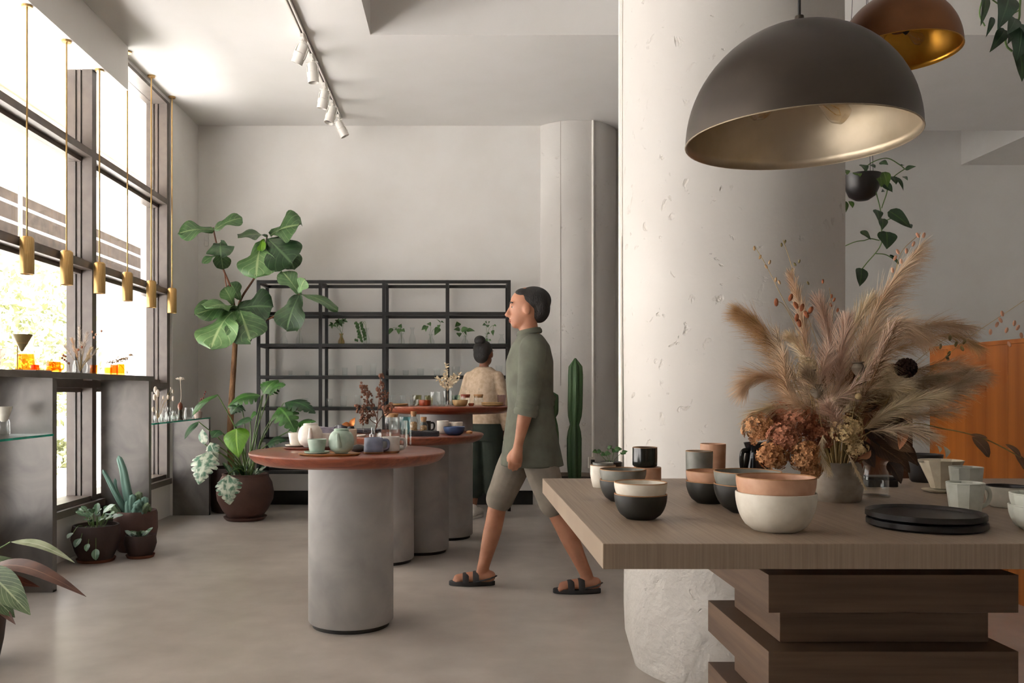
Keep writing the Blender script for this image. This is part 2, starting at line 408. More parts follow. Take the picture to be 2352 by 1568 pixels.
part('seam', box(x3 + .017, x3 + .023, y3 - .004, y3 + .01, 1.2, ZC), mat('plaster seam', 'b9b2aa', rough=.8), col2)
o = thing('wall_outlet', 'small wall outlet with a black plug low on the far column', 'outlet', (1.285, 8.402, .44), rad(17))
part('plate', box(-.035, .035, -.012, .01, -.055, .055), M_white, o, bevel=.003)
part('plug', MB().box(-.012, .016, -.045, -.012, -.01, .03).tube([(0, -.03, -.01), (.01, -.035, -.08), (.04, -.03, -.2)], .004, 6), M_black, o)
o = thing('wall_switch', 'small white switch plate on back wall beside the fig tree', 'switch', P(475, 545, 8.588))
part('plate', box(-.022, .022, -.012, 0, -.09, .09), M_wall, o, bevel=.004)
part('rocker', box(-.012, .012, -.018, -.012, -.04, .04), M_wall, o, bevel=.002)

# ------------------------------------------------------------------ windows along the left side
YM = [7.79, 6.22, 4.65, 3.08, 1.51, -.06]
XO, XI = -2.88, -2.69
def mullion(y, top, end=False):
    mb = MB(); h = .032
    mb.box(XO, -2.815, y - h, y + h, .30, top); mb.box(-2.815, -2.80, y - h * .55, y + h * .55, .30, top)
    mb.box(-2.80, -2.777, y - h, y + h, .30, top); mb.box(-2.777, -2.762, y - h * .5, y + h * .5, .30, top)
    mb.box(-2.762, XI, y - h * 1.15, y + h * 1.15, .30, top)
    return mb
levels = [.385, 1.20, 2.06, 2.88]
for k in range(5):
    y1, y0 = YM[k], YM[k + 1]; top = 3.8 if k == 0 else 3.489
    win = bpy.data.objects.new('window_%d' % (k + 1), None); COL.objects.link(win); win['kind'] = 'structure'
    win.location = (XI, (y0 + y1) / 2, .3)
    def wp(name, mb, m, smooth=0):
        mb.v = [(a - win.location.x, b - win.location.y, c_ - win.location.z) for a, b, c_ in mb.v]
        return part(name, mb, m, win, smooth=smooth)
    if k == 0: wp('mullion', mullion(y1, top), M_frame)
    wp('mullion', mullion(y0, top), M_frame)
    a, b_ = y0 + .0325, y1 - .0325
    wp('sill', MB().box(XO, -2.655, a - .0325, b_ + .0325, .30, .35).box(XO, -2.70, a, b_, .35, .385), M_frame)
    for z in levels[1:]:
        wp('transom', MB().box(XO, XI, a, b_, z - .03, z + .022).box(XO + .02, -2.755, a, b_, z + .022, z + .05).box(XO + .02, -2.77, a, b_, z - .06, z - .03), M_frame)
    if k == 0: wp('head', box(XO, XI, a, b_, top - .03, top), M_frame)
    zz = levels + [top]
    for z0, z1 in zip(zz, zz[1:]):
        wp('pane', box(-2.822, -2.814, a, b_, z0 + (.05 if z0 > .5 else 0), z1 - (.06 if z1 != top else (.03 if k == 0 else 0))), M_pane)
struct('trim_3', box(-2.96, -2.69, 6.62, 7.83, 3.80, ZC), M_ceil, smooth=0)

# ------------------------------------------------------------------ outside: street, canopy, building, tree
M_pave = mat('sunny pavement', 'dedad4', 'cfcac2', rough=.9, scale=3, bump=.1)
M_stucco = mat('white stucco', 'e3e0da', 'dad6cf', rough=.9, scale=3, bump=.1)
M_shade = mat('brown louvre', '5c4f43', '4a3f36', rough=.8, scale=4)
M_beige = mat('beige fascia', 'cdb9a0', 'c2ad93', rough=.8, scale=3)
struct('ground_street', box(-70, -2.98, -30, 90, -.4, -.12), M_pave, smooth=0)
o = thing('entrance_canopy', 'pale flat canopy outside above the windows', 'canopy', (-2.98, 3, 3.95))
part('slab', box(-1.25, 0, -12, 9, 0, .25), M_beige, o, smooth=0)
part('fascia', box(-1.31, -1.25, -12, 9, -.06, .32), M_stucco, o, smooth=0)
part('downlight', lathe([(0, -.005), (.06, -.005), (.065, .0)], 20, c=(-.5, 4.2, 0)), M_white, o)
b_ = thing('street_building', 'pale building across the street with a brown railed band', 'building', (-10.4, 20, -.12))
part('wall', MB().box(-4, 0, -24, 60, 0, 4.45).box(-4, 0, -24, 60, 6.1, 12), M_stucco, b_, smooth=0)
part('louvre_band', box(-1.2, -.5, -24, 60, 4.45, 6.1), M_shade, b_, smooth=0)
part('parapet', box(-.02, .12, -24, 60, 4.35, 4.78), M_beige, b_, smooth=0)
for z in (5.15, 5.58): part('rail', tube([(.05, -24, z), (.05, 60, z)], .035, 6), M_white, b_)
for i in range(9): part('rail_post', box(-.05, .02, -12 + i * 4, -11.92 + i * 4, 4.7, 6.1), M_beige, b_, smooth=0)
def street_tree(loc, rx, rz, hz, n, label, seed):
    t = thing('street_tree', label, 'tree', loc); rr = random.Random(seed)
    part('trunk', tube([(0, 0, 0), (.05, .02, hz * .6), (0, .1, hz)], [.13, .1, .07], 8), mat('bark', '6a5a4b', '4d4036', rough=.9, scale=12, bump=.3), t)
    mb = MB()
    for _ in range(n):
        while True:
            p = Vector((rr.uniform(-1, 1), rr.uniform(-1, 1), rr.uniform(-1, 1)))
            if .3 < p.length < 1: break
        p = Vector((p.x * rx, p.y * rx, hz + p.z * rz)); s = rr.uniform(.06, .13)
        d = Vector((rr.uniform(-1, 1), rr.uniform(-1, 1), rr.uniform(-1, 1))).normalized(); e = d.orthogonal().normalized()
        mb.add([p - d * s, p + e * s * .4, p + d * s, p - e * s * .4], [(0, 1, 2, 3)])
    o = part('foliage', mb, mat('street foliage', 'b9b992', '8f9468', rough=.6, scale=5), t, smooth=0); o['kind'] = 'stuff'
street_tree((-7.6, 13.9, -.12), 1.6, 1.6, 1.95, 3600, 'leafy street tree seen through the left window', 1)
for i, (x, y, s) in enumerate([(-6.6, 12.8, .55), (-6.9, 14.2, .5)]):
    mb = MB(); rr = random.Random(20 + i)
    for _ in range(700):
        p = Vector((rr.gauss(0, 1), rr.gauss(0, 1), abs(rr.gauss(0, 1)))).normalized() * s * rr.uniform(.6, 1); q = rr.uniform(.04, .09)
        d = Vector((rr.uniform(-1, 1), rr.uniform(-1, 1), rr.uniform(-1, 1))).normalized(); e = d.orthogonal().normalized()
        mb.add([p - d * q, p + e * q * .5, p + d * q, p - e * q * .5], [(0, 1, 2, 3)])
    t = thing('street_shrub', ['low round shrub at the kerb outside, nearer one', 'low round shrub at the kerb outside, farther one'][i], 'shrub', (x, y, -.12), group='kerb shrubs')
    o = part('foliage', mb, MATS['street foliage'], t, smooth=0); o['kind'] = 'stuff'
    part('stem', tube([(0, 0, 0), (.02, 0, s * .6)], .03, 6), MATS['bark'], t)

# ------------------------------------------------------------------ steel panels, ledge and glass shelves at the window
def steel_panel(y, top, label):
    t = thing('steel_divider', label, 'divider', (-2.505, y, 0), group='steel panels at the windows')
    part('sheet', box(-.185, .175, 0, .05, 0, top), M_steel, t, smooth=0, bevel=.002)
    part('foot_plate', box(-.185, .175, .004, .046, 0, .012), M_black, t, smooth=0)
steel_panel(4.84, 1.24, 'dark steel divider panel nearest the camera at the window')
steel_panel(6.33, 1.24, 'dark steel divider panel behind the cactus pots')
steel_panel(7.835, .893, 'short dark steel divider panel in the corner by the monstera')
solo('steel_ledge', MB().box(-2.688, -2.318, 3.7, 6.40, 1.241, 1.258).box(-2.327, -2.318, 3.7, 6.40, 1.222, 1.241), M_steel, 'long thin dark steel ledge carrying orange glassware', 'shelf', smooth=0)
def glass_shelf(y0, y1, label, z=.893):
    t = thing('glass_shelf', label, 'shelf', (-2.5, y0, z), group='glass shelves at the windows')
    part('pane', box(-.185, .175, 0, y1 - y0, 0, .012), M_gshelf, t, smooth=0)
    part('polished_edge', MB().box(.1751, .1775, 0, y1 - y0, 0, .012).box(-.185, .175, -.0025, -.0001, 0, .012), M_gedge, t, smooth=0, label='bright green polished glass edge')
glass_shelf(3.7, 4.835, 'green-edged glass shelf holding the white dripper')
glass_shelf(6.385, 7.86, 'green-edged glass shelf holding small flower bottles')
# ------------------------------------------------------------------ round display tables
ZT = .855
def round_table(label, c, r, z, peds, th=.062):
    t = thing('round_table', label, 'table', (c[0], c[1], 0), group='round red-brown tables on concrete drums')
    # bull-nosed top
    prof = [(0, z - th), (r - .13, z - th), (r - .06, z - th * .93), (r - .025, z - th * .72), (r - .006, z - th * .4), (r, z - th * .15), (r - .002, z - .004), (r - .008, z), (0, z)]
    part('tabletop', lathe(prof, 72), M_mahog, t, smooth=35)
    for i, (x, y, pr) in enumerate(peds):
        q = lathe([(0, .022), (pr - .006, .022), (pr, .03), (pr, z - th - .001), (0, z - th - .001)], 56, c=(x - c[0], y - c[1], 0))
        o = part('pedestal', q, M_conc, t)
        part('plinth_ring', lathe([(0, 0), (pr - .02, 0), (pr - .02, .022), (0, .022)], 40, c=(x - c[0], y - c[1], 0)), M_black, o)
T1 = (-.559, 4.19); T2 = (-.42, 5.92); T3 = (-.12, 6.69)
round_table('red-brown round table with tea sets, nearest the camera', T1, .479, ZT, [(-.545, 4.19, .2085)])
round_table('red-brown round table on two drums, middle of three', T2, .575, ZT, [(-.53, 5.745, .2085), (-.30, 6.1, .2085)])
round_table('tallest red-brown round table in front of the black shelving', T3, .515, 1.032, [(-.12, 6.69, .2085)], th=.06)

# ------------------------------------------------------------------ big oak table
TX0, TX1, TY0, TY1, TZ = .268, 2.05, 1.61, 2.81, .86
t = thing('oak_table', 'large grey-brown oak table with thick top, nearest the camera', 'table', (.95, 2.1, 0))
part('tabletop', box(TX0 - .95, TX1 - .95, TY0 - 2.1, TY1 - 2.1, TZ - .0485, TZ), M_oak, t, smooth=0, bevel=.0015)
zt = .749; k = 0; dz = .0835
part('mounting_block', box(.735 - .95, 1.17 - .95, 1.93 - 2.1, 2.24 - 2.1, zt, TZ - .0485), M_oakb, t, smooth=0)
while zt > .02:
    z0 = max(0, zt - dz + .0006)
    if k % 2 == 0: q = box(.669 - .95, 1.214 - .95, 1.85 - 2.1, 2.304 - 2.1, z0, zt)
    else: q = box(.719 - .95, 1.19 - .95, 1.918 - 2.1, 2.236 - 2.1, z0, zt)
    part('board', q, M_oakb, t, smooth=0, bevel=.001); zt -= dz; k += 1

# ------------------------------------------------------------------ black steel shelving with glassware
SX0, SX1, SY0, SY1 = -1.955, .47, 8.1, 8.5
LV = [2.205, 1.902, 1.598, 1.295, .992, .689, .385]
t = thing('steel_shelving', 'black steel open shelving with four bays against the back wall', 'shelving', (SX0, SY0, 0))
bw = (SX1 - SX0) / 4; g = .03
for i in range(5):
    for yy in (0, SY1 - SY0 - g):
        xx = i * bw - (g / 2 if 0 < i < 4 else (0 if i == 0 else g))
        part('post', box(xx, xx + g, yy, yy + g, 0, LV[0]), M_black, t, smooth=0)
for z in LV:
    for yy in (0, SY1 - SY0 - g):
        part('rail', box(g, SX1 - SX0 - g, yy + .001, yy + g - .001, z - g, z - .0005), M_black, t, smooth=0)
    for i in (0, 1, 2, 3, 4):
        xx = i * bw - (g / 2 if 0 < i < 4 else (0 if i == 0 else g))
        part('cross_bar', box(xx + .001, xx + g - .001, g, SY1 - SY0 - g, z - g, z - .0005), M_black, t, smooth=0)
for z in LV[2:5]:
    for i in range(4):
        part('glass_pane', box(i * bw + .016, (i + 1) * bw - .016, .012, SY1 - SY0 - .012, z, z + .005), M_gshelf, t, smooth=0)

# ------------------------------------------------------------------ orange-brown wood counter on the right
t = thing('wood_counter', 'orange-brown wooden counter front behind the dried bouquet', 'counter', (3.0, 4.2, 0))
part('core', box(.02, .62, -1.1, 1.235, 0, 1.40), mat('dark counter core', '4a2c17', '3a2110', rough=.6), t, smooth=0)
for i in range(12):
    y0 = -1.1 + i * .195
    part('board', box(0, .0195, y0 + .001, y0 + .194, 0, 1.405), M_cherry, t, smooth=0, bevel=.001)
part('cap', box(-.006, .63, -1.1, 1.242, 1.405, 1.43), M_cherry, t, smooth=0, bevel=.002)
for i in range(3): part('end_board', box(.02 + i * .2, .219 + i * .2, 1.2355, 1.25, 0, 1.404), M_cherry, t, smooth=0)
t = thing('counter_return', 'dark brown wooden cabinet beside the counter, shade put into its colour', 'panelling', (2.62, 5.62, 0))  # counter panel facing the camera; its shade is painted in as darker wood
part('body', box(-.2, .36, 0, .5, .06, 1.33), mat('shaded counter wood', '5d351a', '452511', rough=.45, scale=2, stretch=(8, 8, .6)), t, smooth=0)
part('plinth', box(-.19, .35, .02, .5, 0, .06), M_black, t, smooth=0)
part('front_panel', box(-.198, .079, -.018, 0, .07, 1.325), MATS['shaded counter wood'], t, smooth=0, bevel=.002)
part('front_panel', box(.082, .358, -.018, 0, .07, 1.325), MATS['shaded counter wood'], t, smooth=0, bevel=.002)

# ------------------------------------------------------------------ ceiling track with spotlights
XT = -1.185
t = thing('track_rail', 'white lighting track running along the ceiling', 'track', (XT, 5.6, ZC))
part('channel', MB().box(-.018, -.007, -2.6, 2.72, -.03, 0).box(.007, .018, -2.6, 2.72, -.03, 0).box(-.018, .018, -2.6, 2.72, -.008, 0), M_white, t, smooth=0)
part('groove', box(-.007, .007, -2.6, 2.72, -.016, -.008), mat('grey groove', '6b655f', rough=.6), t, smooth=0)
part('end_cap', box(-.018, .018, 2.72, 2.735, -.03, 0), M_white, t, smooth=0)
SPOT = [(6.36, 25, .20, 'track spotlight nearest the camera'), (6.74, -4, .05, 'second track spotlight from the near end'), (7.36, 12, .1, 'middle track spotlight of five'),
        (7.80, 14, -.2, 'fourth track spotlight, next to the last'), (8.2, -26, .1, 'last track spotlight at the back wall')]
for y, tilt, tw, lab in SPOT:
    s = thing('track_spotlight', 'white ' + lab, 'spotlight', (XT, y, ZC - .03), group='track spotlights')
    part('adapter', box(-.014, .014, -.07, .07, -.028, -.0005), M_white, s, smooth=0, bevel=.003)
    part('stem', tube([(0, 0, -.026), (0, 0, -.075)], .008, 8), M_white, s)
    Mx = Matrix.Translation((0, 0, -.07)) @ Matrix.Rotation(rad(tilt), 4, 'Y') @ Matrix.Rotation(tw, 4, 'X')
    h = part('housing', lathe([(0, .02), (.03, .018), (.037, .005), (.037, -.05), (.044, -.055), (.044, -.135), (.040, -.135), (.038, -.11), (0, -.105)], 24, M=Mx), M_white, s)
    part('lens', lathe([(0, -.112), (.036, -.114)], 20, M=Mx), mat('grey lens', '7d7872', rough=.2), h)
    part('yoke', MB().box(-.047, -.041, -.012, .012, -.09, -.002, M=Mx).box(.041, .047, -.012, .012, -.09, -.002, M=Mx).box(-.047, .047, -.012, .012, .02, .026, M=Mx), M_white, s, smooth=0)

# ------------------------------------------------------------------ brass pendants along the window
XP = -2.64
ordn = ['nearest', 'second', 'third', 'fourth', 'fifth', 'farthest']
for i in range(6):
    d = -XP * F * (.001002 + .0001004 * i)
    zb = H + .268 * (-XP) ; zt_ = 3.49 if d < 6.6 else ZC
    s = thing('pendant_lamp', '%s brass cylinder pendant from the camera in the window row' % ordn[i], 'pendant lamp', (XP, d, zb), group='brass cylinder pendants')
    part('shade', lathe([(.0, .228), (.030, .228), (.036, .222), (.041, .215), (.041, 0), (.038, 0), (.038, .19), (0, .195)], 28), M_brass, s)
    part('rod', tube([(0, 0, .225), (0, 0, zt_ - zb - .012)], .0055, 8), M_brass, s)
    part('canopy', lathe([(0, zt_ - zb - .014), (.03, zt_ - zb - .014), (.032, zt_ - zb - .0005), (0, zt_ - zb - .0005)], 20), M_brass, s)
    part('bulb', MB().sph((0, 0, .12), (.02, .02, .035), 12, 8), mat('frosted bulb', 'f0ece4', rough=.3), s)

# ------------------------------------------------------------------ dome pendants above the oak table
M_domeo = mat('dark brown patina', '4c4339', '3a322b', rough=.42, metal=.35, scale=3, rvar=.06, spec=.6)
M_leaf = mat('pale silver leaf', 'c4b6a0', 'a39379', rough=.42, metal=.85, scale=4, rvar=.1, bump=.15, bscale=18, bdist=.006)
M_copo = mat('copper patina', '8b5a36', '6c4224', rough=.4, metal=.5, scale=3, rvar=.06)
M_gold = mat('gold leaf', 'd9a548', 'b67d28', rough=.3, metal=.95, scale=4, rvar=.08, bump=.2, bscale=14, bdist=.008)
M_bulb = glass('amber bulb glass', (.99, .93, .82), .7, .02, 2, .08)
def dome_lamp(loc, r, h, mo, mi, label, top):
    s = thing('dome_pendant', label, 'pendant lamp', loc, group='dome pendants over the oak table')
    n = 20; out = [(r * cos(PI / 2 * i / n), h * sin(PI / 2 * i / n)) for i in range(n + 1)]; out[-1] = (0, h)
    part('shade', lathe(out, 72), mo, s, smooth=180)
    r2 = r - .004; h2 = h - .004
    inn = [(r, 0), (r2, 0)] + [(r2 * cos(PI / 2 * i / n), h2 * sin(PI / 2 * i / n)) for i in range(1, n)] + [(0, h2)]
    part('lining', lathe(inn[::-1], 72), mi, s, smooth=180, label='metal leaf lining inside the shade')
    part('rim', MB().tube([(r * cos(a), r * sin(a), 0) for a in [2 * PI * k / 64 for k in range(65)]], .0018, 6, caps=False), mi, s)
    part('cable', tube([(0, 0, h - .002), (0, 0, top - loc[2] - .02)], .0045, 8), M_black, s)
    part('ceiling_cup', lathe([(0, top - loc[2] - .03), (.05, top - loc[2] - .03), (.055, top - loc[2]), (0, top - loc[2])], 24), M_black, s)
    part('finial', lathe([(0, h + .03), (.012, h + .03), (.016, h), (0, h - .004)], 16), mo, s)
    part('socket_cluster', lathe([(0, h * .36), (.028, h * .36), (.034, h * .45), (.012, h * .5), (.01, h - .03), (.03, h - .012), (0, h - .008)], 20), mo, s)
    for k in range(2):
        a = rad(188 + 180 * k); M = Matrix.Translation((0.062 * cos(a) * r / .31, .062 * sin(a) * r / .31, h * .36)) @ Matrix.Rotation(a, 4, 'Z') @ Matrix.Rotation(rad(118), 4, 'Y') @ Matrix.Scale(r / .31, 4)
        b = part('bulb', lathe([(.012, -.035), (.013, 0), (.016, .015), (.030, .05), (.032, .066), (.024, .088), (0, .096)], 20, M=M), M_bulb, s)
        part('socket', lathe([(0, -.045), (.017, -.045), (.018, -.008), (0, -.006)], 16, M=M), M_black, b)
        part('filament', MB().tube([(.004, 0, 0), (.01, 0, .06), (0, .006, .075), (-.01, 0, .06), (-.004, 0, 0)], .0012, 5, M=M), M_brass, b)
    return s
dome_lamp((.955, 2.40, 1.856), .312, .322, M_domeo, M_leaf, 'large dark dome pendant with pale silvery lining', 4.42)
dome_lamp((1.93, 3.75, 2.64), .252, .26, M_copo, M_gold, 'copper dome pendant with gold lining behind the dark one', 4.42)
# ------------------------------------------------------------------ tableware
def glaze(name, c, c2=None, rough=.45, **k): return mat(name, c, c2, rough=rough, scale=30, bump=.05, bscale=160, bdist=.002, **k)
G_cream = glaze('cream glaze', 'ded8cb', 'cfc8ba'); G_black = glaze('matte black glaze', '25241f', '191815', rough=.5)
G_grey = glaze('grey glaze', '85857e', '73746d'); G_peach = glaze('peach glaze', 'cda184', 'bd8f72')
G_raw = glaze('raw clay', 'ad8058', '9a7048', rough=.7)
G_mint = glaze('mint glaze', 'a6b8a9', '94a898'); G_white = glaze('white glaze', 'e9e4da', 'ddd6ca'); G_blue = glaze('slate blue glaze', '80889d', '71798e')
G_navy = glaze('blue glaze', '3f557f', '33476c'); G_sand = glaze('sand glaze', 'b99c6d', 'a88a5b'); G_red = glaze('rust red glaze', 'a34c2e', '8d3d22')
G_stone = glaze('stone grey clay', 'a59b8e', '8f8578', rough=.8); G_pblk = glaze('black plate glaze', '221e1d', '181515', rough=.4)
G_tray = mat('tan wood tray', 'b07c48', '986636', rough=.5, scale=3, stretch=(2, 20, 4)); G_trayr = mat('red-brown tray', '7d4535', '693626', rough=.5, scale=3, stretch=(2, 20, 4))
M_cork = mat('cork', 'b78c62', '946a45', rough=.9, scale=60, bump=.3)

def bowl_prof(r, h, rb, t=.0035, belly=.66):
    o = [(0, .0), (rb * .9, 0), (rb, .003)]
    for i in range(1, 9):
        u = i / 8; o.append((rb + (r - rb) * (1 - (1 - u) ** 2) ** belly, .003 + (h - .003) * u))
    inner = [(rr - t, z + (t * .4 if z < h - 1e-6 else -t * .6)) for rr, z in o[2:]][::-1]
    return o + [(r - t * .5, h + t * .3)] + inner[:-1] + [(max(.001, rb * .8), .007), (0, .006)]
def bowl(label, loc, r, h, rb, m, rim=None, group=None, cat='bowl', n=44, name='bowl'):
    t = thing(name, label, cat, loc, group=group)
    part('body', lathe(bowl_prof(r, h, rb), n), m, t, smooth=50)
    if rim: part('rim', MB().tube([((r - .0015) * cos(2 * PI * k / n), (r - .0015) * sin(2 * PI * k / n), h) for k in range(n + 1)], .0017, 6, caps=False), rim, t, label='raw clay rim')
    return t
def cup_prof(r, h, rb=None, t=.003, rnd=.006):
    rb = rb or r
    return [(0, 0), (rb - rnd, 0), (rb, rnd)] + [(rb + (r - rb) * i / 4, rnd + (h - rnd) * i / 4) for i in range(1, 5)] + [(r - t * .5, h + t * .4), (r - t, h - .001), (rb - t, rnd + .002), (0, rnd)]
def cup(label, loc, r, h, m, rb=None, rim=None, group=None, cat='cup', name='cup', n=40, prof=None):
    t = thing(name, label, cat, loc, group=group)
    part('body', lathe(prof or cup_prof(r, h, rb), n), m, t, smooth=50)
    if rim: part('rim', MB().tube([((r - .0015) * cos(2 * PI * k / n), (r - .0015) * sin(2 * PI * k / n), h) for k in range(n + 1)], .0016, 6, caps=False), rim, t, label='raw clay rim')
    return t
def handle(t, r, z0, z1, out, m, ang=0, th=.0045, flat=1.3, r0=None):
    zm = (z0 + z1) / 2; r0 = r0 or r
    pts = bez([(r - .002, 0, z1), (r + out * .75, 0, z1 - (z1 - z0) * .04), (r + out, 0, zm + (z1 - z0) * .1), (r + out * .72, 0, z0 + (z1 - z0) * .16), (r0 - .002, 0, z0)], 5)
    part('handle', MB().tube(pts, th, 8, flat=flat, M=Matrix.Rotation(ang, 4, 'Z')), m, t)
def mug(label, loc, r, h, m, ang=0, rb=None, out=.028, group=None, th=.0045, base=None):
    t = cup(label, loc, r, h, m, rb=rb, cat='mug', name='mug', group=group)
    handle(t, (r + (rb or r)) / 2, h * .2, h * .86, out, m, ang, th)
    if base: part('foot', lathe([(0, 0), ((rb or r) - .004, 0), ((rb or r) + .0006, .006), ((rb or r) + .0006, .009), (0, .0095)], 36), base, t)
    return t
def plate(label, loc, r, h, m, group=None, cat='plate', n=48, facets=0, name='plate'):
    p = [(0, 0), (r * .72, 0), (r * .97, h * .35), (r, h * .6), (r, h), (r - .003, h), (r - .006, h * .55), (r * .7, h * .3), (0, h * .3)]
    if facets: p = [(0, 0), (r * .93, 0), (r, h * .3), (r, h * .97), (r - .003, h), (r - .005, h * .9), (r - .008, h * .55), (0, h * .5)]
    t = thing(name, label, cat, loc, group=group)
    part('body', lathe(p, facets or n), m, t, smooth=25 if facets else 50); return t
Z = TZ   # ---- oak table
def tb(x, y, z=0): return (x, y, TZ + z)
bowl('black bowl under the cream bowl, front left of the oak table', tb(.407, 1.93), .0594, .0555, .036, G_black, G_raw, 'nested pairs of bowls')
bowl('cream bowl nested in a black bowl, front left', tb(.407, 1.93, .0262), .0594, .0555, .030, G_cream, G_raw, 'nested pairs of bowls')
bowl('black bowl under the grey bowl, behind the cream bowl', tb(.425, 2.235), .0605, .0555, .036, G_black, G_raw, 'nested pairs of bowls')
bowl('grey bowl nested in a black bowl, behind the cream bowl', tb(.425, 2.235, .0275), .0605, .0555, .030, G_grey, G_raw, 'nested pairs of bowls')
bowl('small black bowl under the small peach bowl, middle back', tb(.643, 2.2), .0595, .0555, .036, G_black, G_raw, 'nested pairs of bowls')
bowl('small peach bowl nested in a black bowl, middle back', tb(.643, 2.2, .0265), .0595, .0555, .030, G_peach, G_raw, 'nested pairs of bowls')
bowl('wide black bowl under the wide grey bowl, middle', tb(.684, 2.03), .078, .067, .042, G_black, G_raw, 'nested pairs of bowls')
bowl('wide grey bowl nested in a black bowl, middle', tb(.684, 2.03, .030), .078, .067, .038, G_grey, G_raw, 'nested pairs of bowls')
bowl('wide cream bowl under the wide peach bowl, front middle', tb(.654, 1.767), .0808, .079, .049, G_cream, None, 'nested pairs of bowls')
bowl('wide peach bowl nested in a cream bowl, front middle', tb(.654, 1.767, .032), .0795, .079, .044, G_peach, G_raw, 'nested pairs of bowls')
cw = cup('white tumbler nested with a grey one, back left', tb(.425, 2.55), .038, .066, G_cream, rb=.031, rim=G_raw,
         prof=[(0, 0), (.029, 0), (.031, .003), (.035, .02), (.0382, .04), (.038, .066), (.0365, .067), (.035, .065), (.034, .02), (0, .012)])
cup('grey tumbler standing inside the white tumbler', tb(.425, 2.55, .0135), .0312, .060, G_grey, rb=.026)
t = thing('potted_seedling', 'black cup with a tiny green plant, back left of oak table', 'potted plant', tb(.478, 2.72))
part('pot', lathe(cup_prof(.035, .062, .032), 36), G_black, t)
part('soil', lathe([(0, .052), (.032, .05)], 24), M_soil, t)
M_fern = leafmat('small leaf', '3f6b34', '6c9355')
for i, (dx, dz, s) in enumerate([(-.045, .035, .02), (-.02, .028, .022), (.012, .040, .024), (.035, .030, .018), (-.01, .045, .015)]):
    e = Vector((dx, -.005, .062 + dz))
    q = tube(bez([(0, 0, .05), (dx * .5, 0, .075), e], 4), .0008, 5); part('stem', q, mat('green stem', '5c7d45', rough=.6), t)
    for k in range(3):
        a = rad(-50 + 50 * k + i * 15); tip = e + Vector((sin(a) * s, -.004, -cos(a) * s * .6 + .004))
        part('leaf', leaf_mb(e, tip, s * .75, prof_heart, (0, -1, .4), n=6, m=2, wave=0), M_fern, t)
cup('short peach cup under the black tumbler', tb(.574, 2.62), .0415, .054, G_peach)
cup('tall black tumbler standing on the peach cup', tb(.566, 2.62, .0550), .0378, .060, glaze('gloss black', '1d2320', '131614', rough=.18), rim=G_raw)
cup('tall grey cup behind the small peach bowl', tb(.700, 2.5), .0392, .112, G_grey, rb=.037, rim=G_raw)
cup('tall terracotta cup behind the grey one', tb(.785, 2.65), .039, .124, G_peach, rb=.036)
# black jug
t = thing('jug', 'glossy black jug with flared spout beside the bouquet', 'jug', tb(.905, 2.6)); Gj = glaze('black jug glaze', '15151a', '0d0d10', rough=.15)
part('body', lathe([(0, 0), (.044, 0), (.047, .006), (.043, .05), (.034, .10), (.033, .112), (.040, .131), (.038, .131), (.030, .112), (.03, .10), (.038, .05), (.04, .01), (0, .008)], 40), Gj, t)
handle(t, .036, .035, .108, .02, Gj, rad(198), .006)
part('spout', MB().tube([(.03, 0, .118), (.042, 0, .128), (.05, 0, .134)], [.014, .01, .006], 8), Gj, t)
# stone vase for the bouquet
VB = Vector((.9925, 2.24, TZ))
t = thing('vase', 'round grey stone vase holding the dried bouquet', 'vase', VB)
part('body', lathe([(0, 0), (.052, 0), (.058, .006), (.0615, .03), (.0615, .075), (.056, .098), (.050, .103), (.047, .1), (.05, .09), (.054, .06), (.05, .012), (0, .01)], 56), G_stone, t)
part('foot', lathe([(0, 0), (.053, 0), (.0545, .0035), (0, .0036)], 48), G_stone, t)
# glass with saucer, black block, dripper, cups, plates
t = thing('glass_server', 'clear glass server standing beside the stone vase', 'glass', tb(1.135, 2.33))
part('body', lathe([(0, .004), (.03, .004), (.034, .01), (.035, .06), (.028, .085), (.0335, .097)], 32), M_clear, t); part('base', lathe([(0, 0), (.037, 0), (.038, .004), (0, .0042)], 32), M_clear, t)
t = thing('trinket_box', 'small black box half hidden behind the bouquet', 'box', tb(1.268, 2.58))
part('body', box(-.045, .045, -.03, .03, 0, .022), G_pblk, t, bevel=.003); part('lid', box(-.047, .047, -.032, .032, .0222, .032), G_pblk, t, bevel=.003)
t = thing('coffee_dripper', 'cream ceramic coffee dripper with saucer foot', 'dripper', tb(1.372, 2.43)); Gd = glaze('dripper cream', 'cfc6b2', 'bfb5a0')
part('cone', lathe([(.018, .008), (.026, .012), (.030, .024), (.058, .088), (.060, .092), (.056, .092), (.026, .03), (.014, .02)], 12), Gd, t, smooth=20)
part('saucer', lathe([(.012, 0.002), (.03, 0), (.047, .004), (.05, .008), (.045, .0085), (.03, .0075), (.012, .0075)], 44), Gd, t)
part('lip', MB().box(-.072, -.05, -.012, .012, .086, .092), Gd, t, bevel=.003)
cup('small black bowl behind the cream dripper', tb(1.47, 2.70), .056, .088, G_pblk, rb=.04, cat='bowl', name='bowl', n=14)
Gf = glaze('pale green-white glaze', 'cfd2c8', 'c0c4b9')
def faceted(label, loc, r, h, rb, group=None, hd=None, n=10, cat='mug', name='mug'):
    t = thing(name, label, cat, loc, group=group)
    part('body', lathe([(0, 0), (rb - .003, 0), (rb, .004), (r * .985, h * .88), (r, h), (r - .003, h), (r - .004, h * .9), (rb - .003, .008), (0, .006)], n), Gf, t, smooth=12)
    if hd is not None: handle(t, (r + rb) / 2 - .001, h * .28, h * .85, .028, Gf, hd, .0042)
    part('rim', MB().tube([((r - .0015) * cos(2 * PI * k / 40), (r - .0015) * sin(2 * PI * k / 40), h) for k in range(41)], .0018, 6, caps=False), Gf, t)
    return t
faceted('white faceted mug with round handle behind the black plates', tb(1.16, 1.955), .040, .078, .031, hd=rad(8))
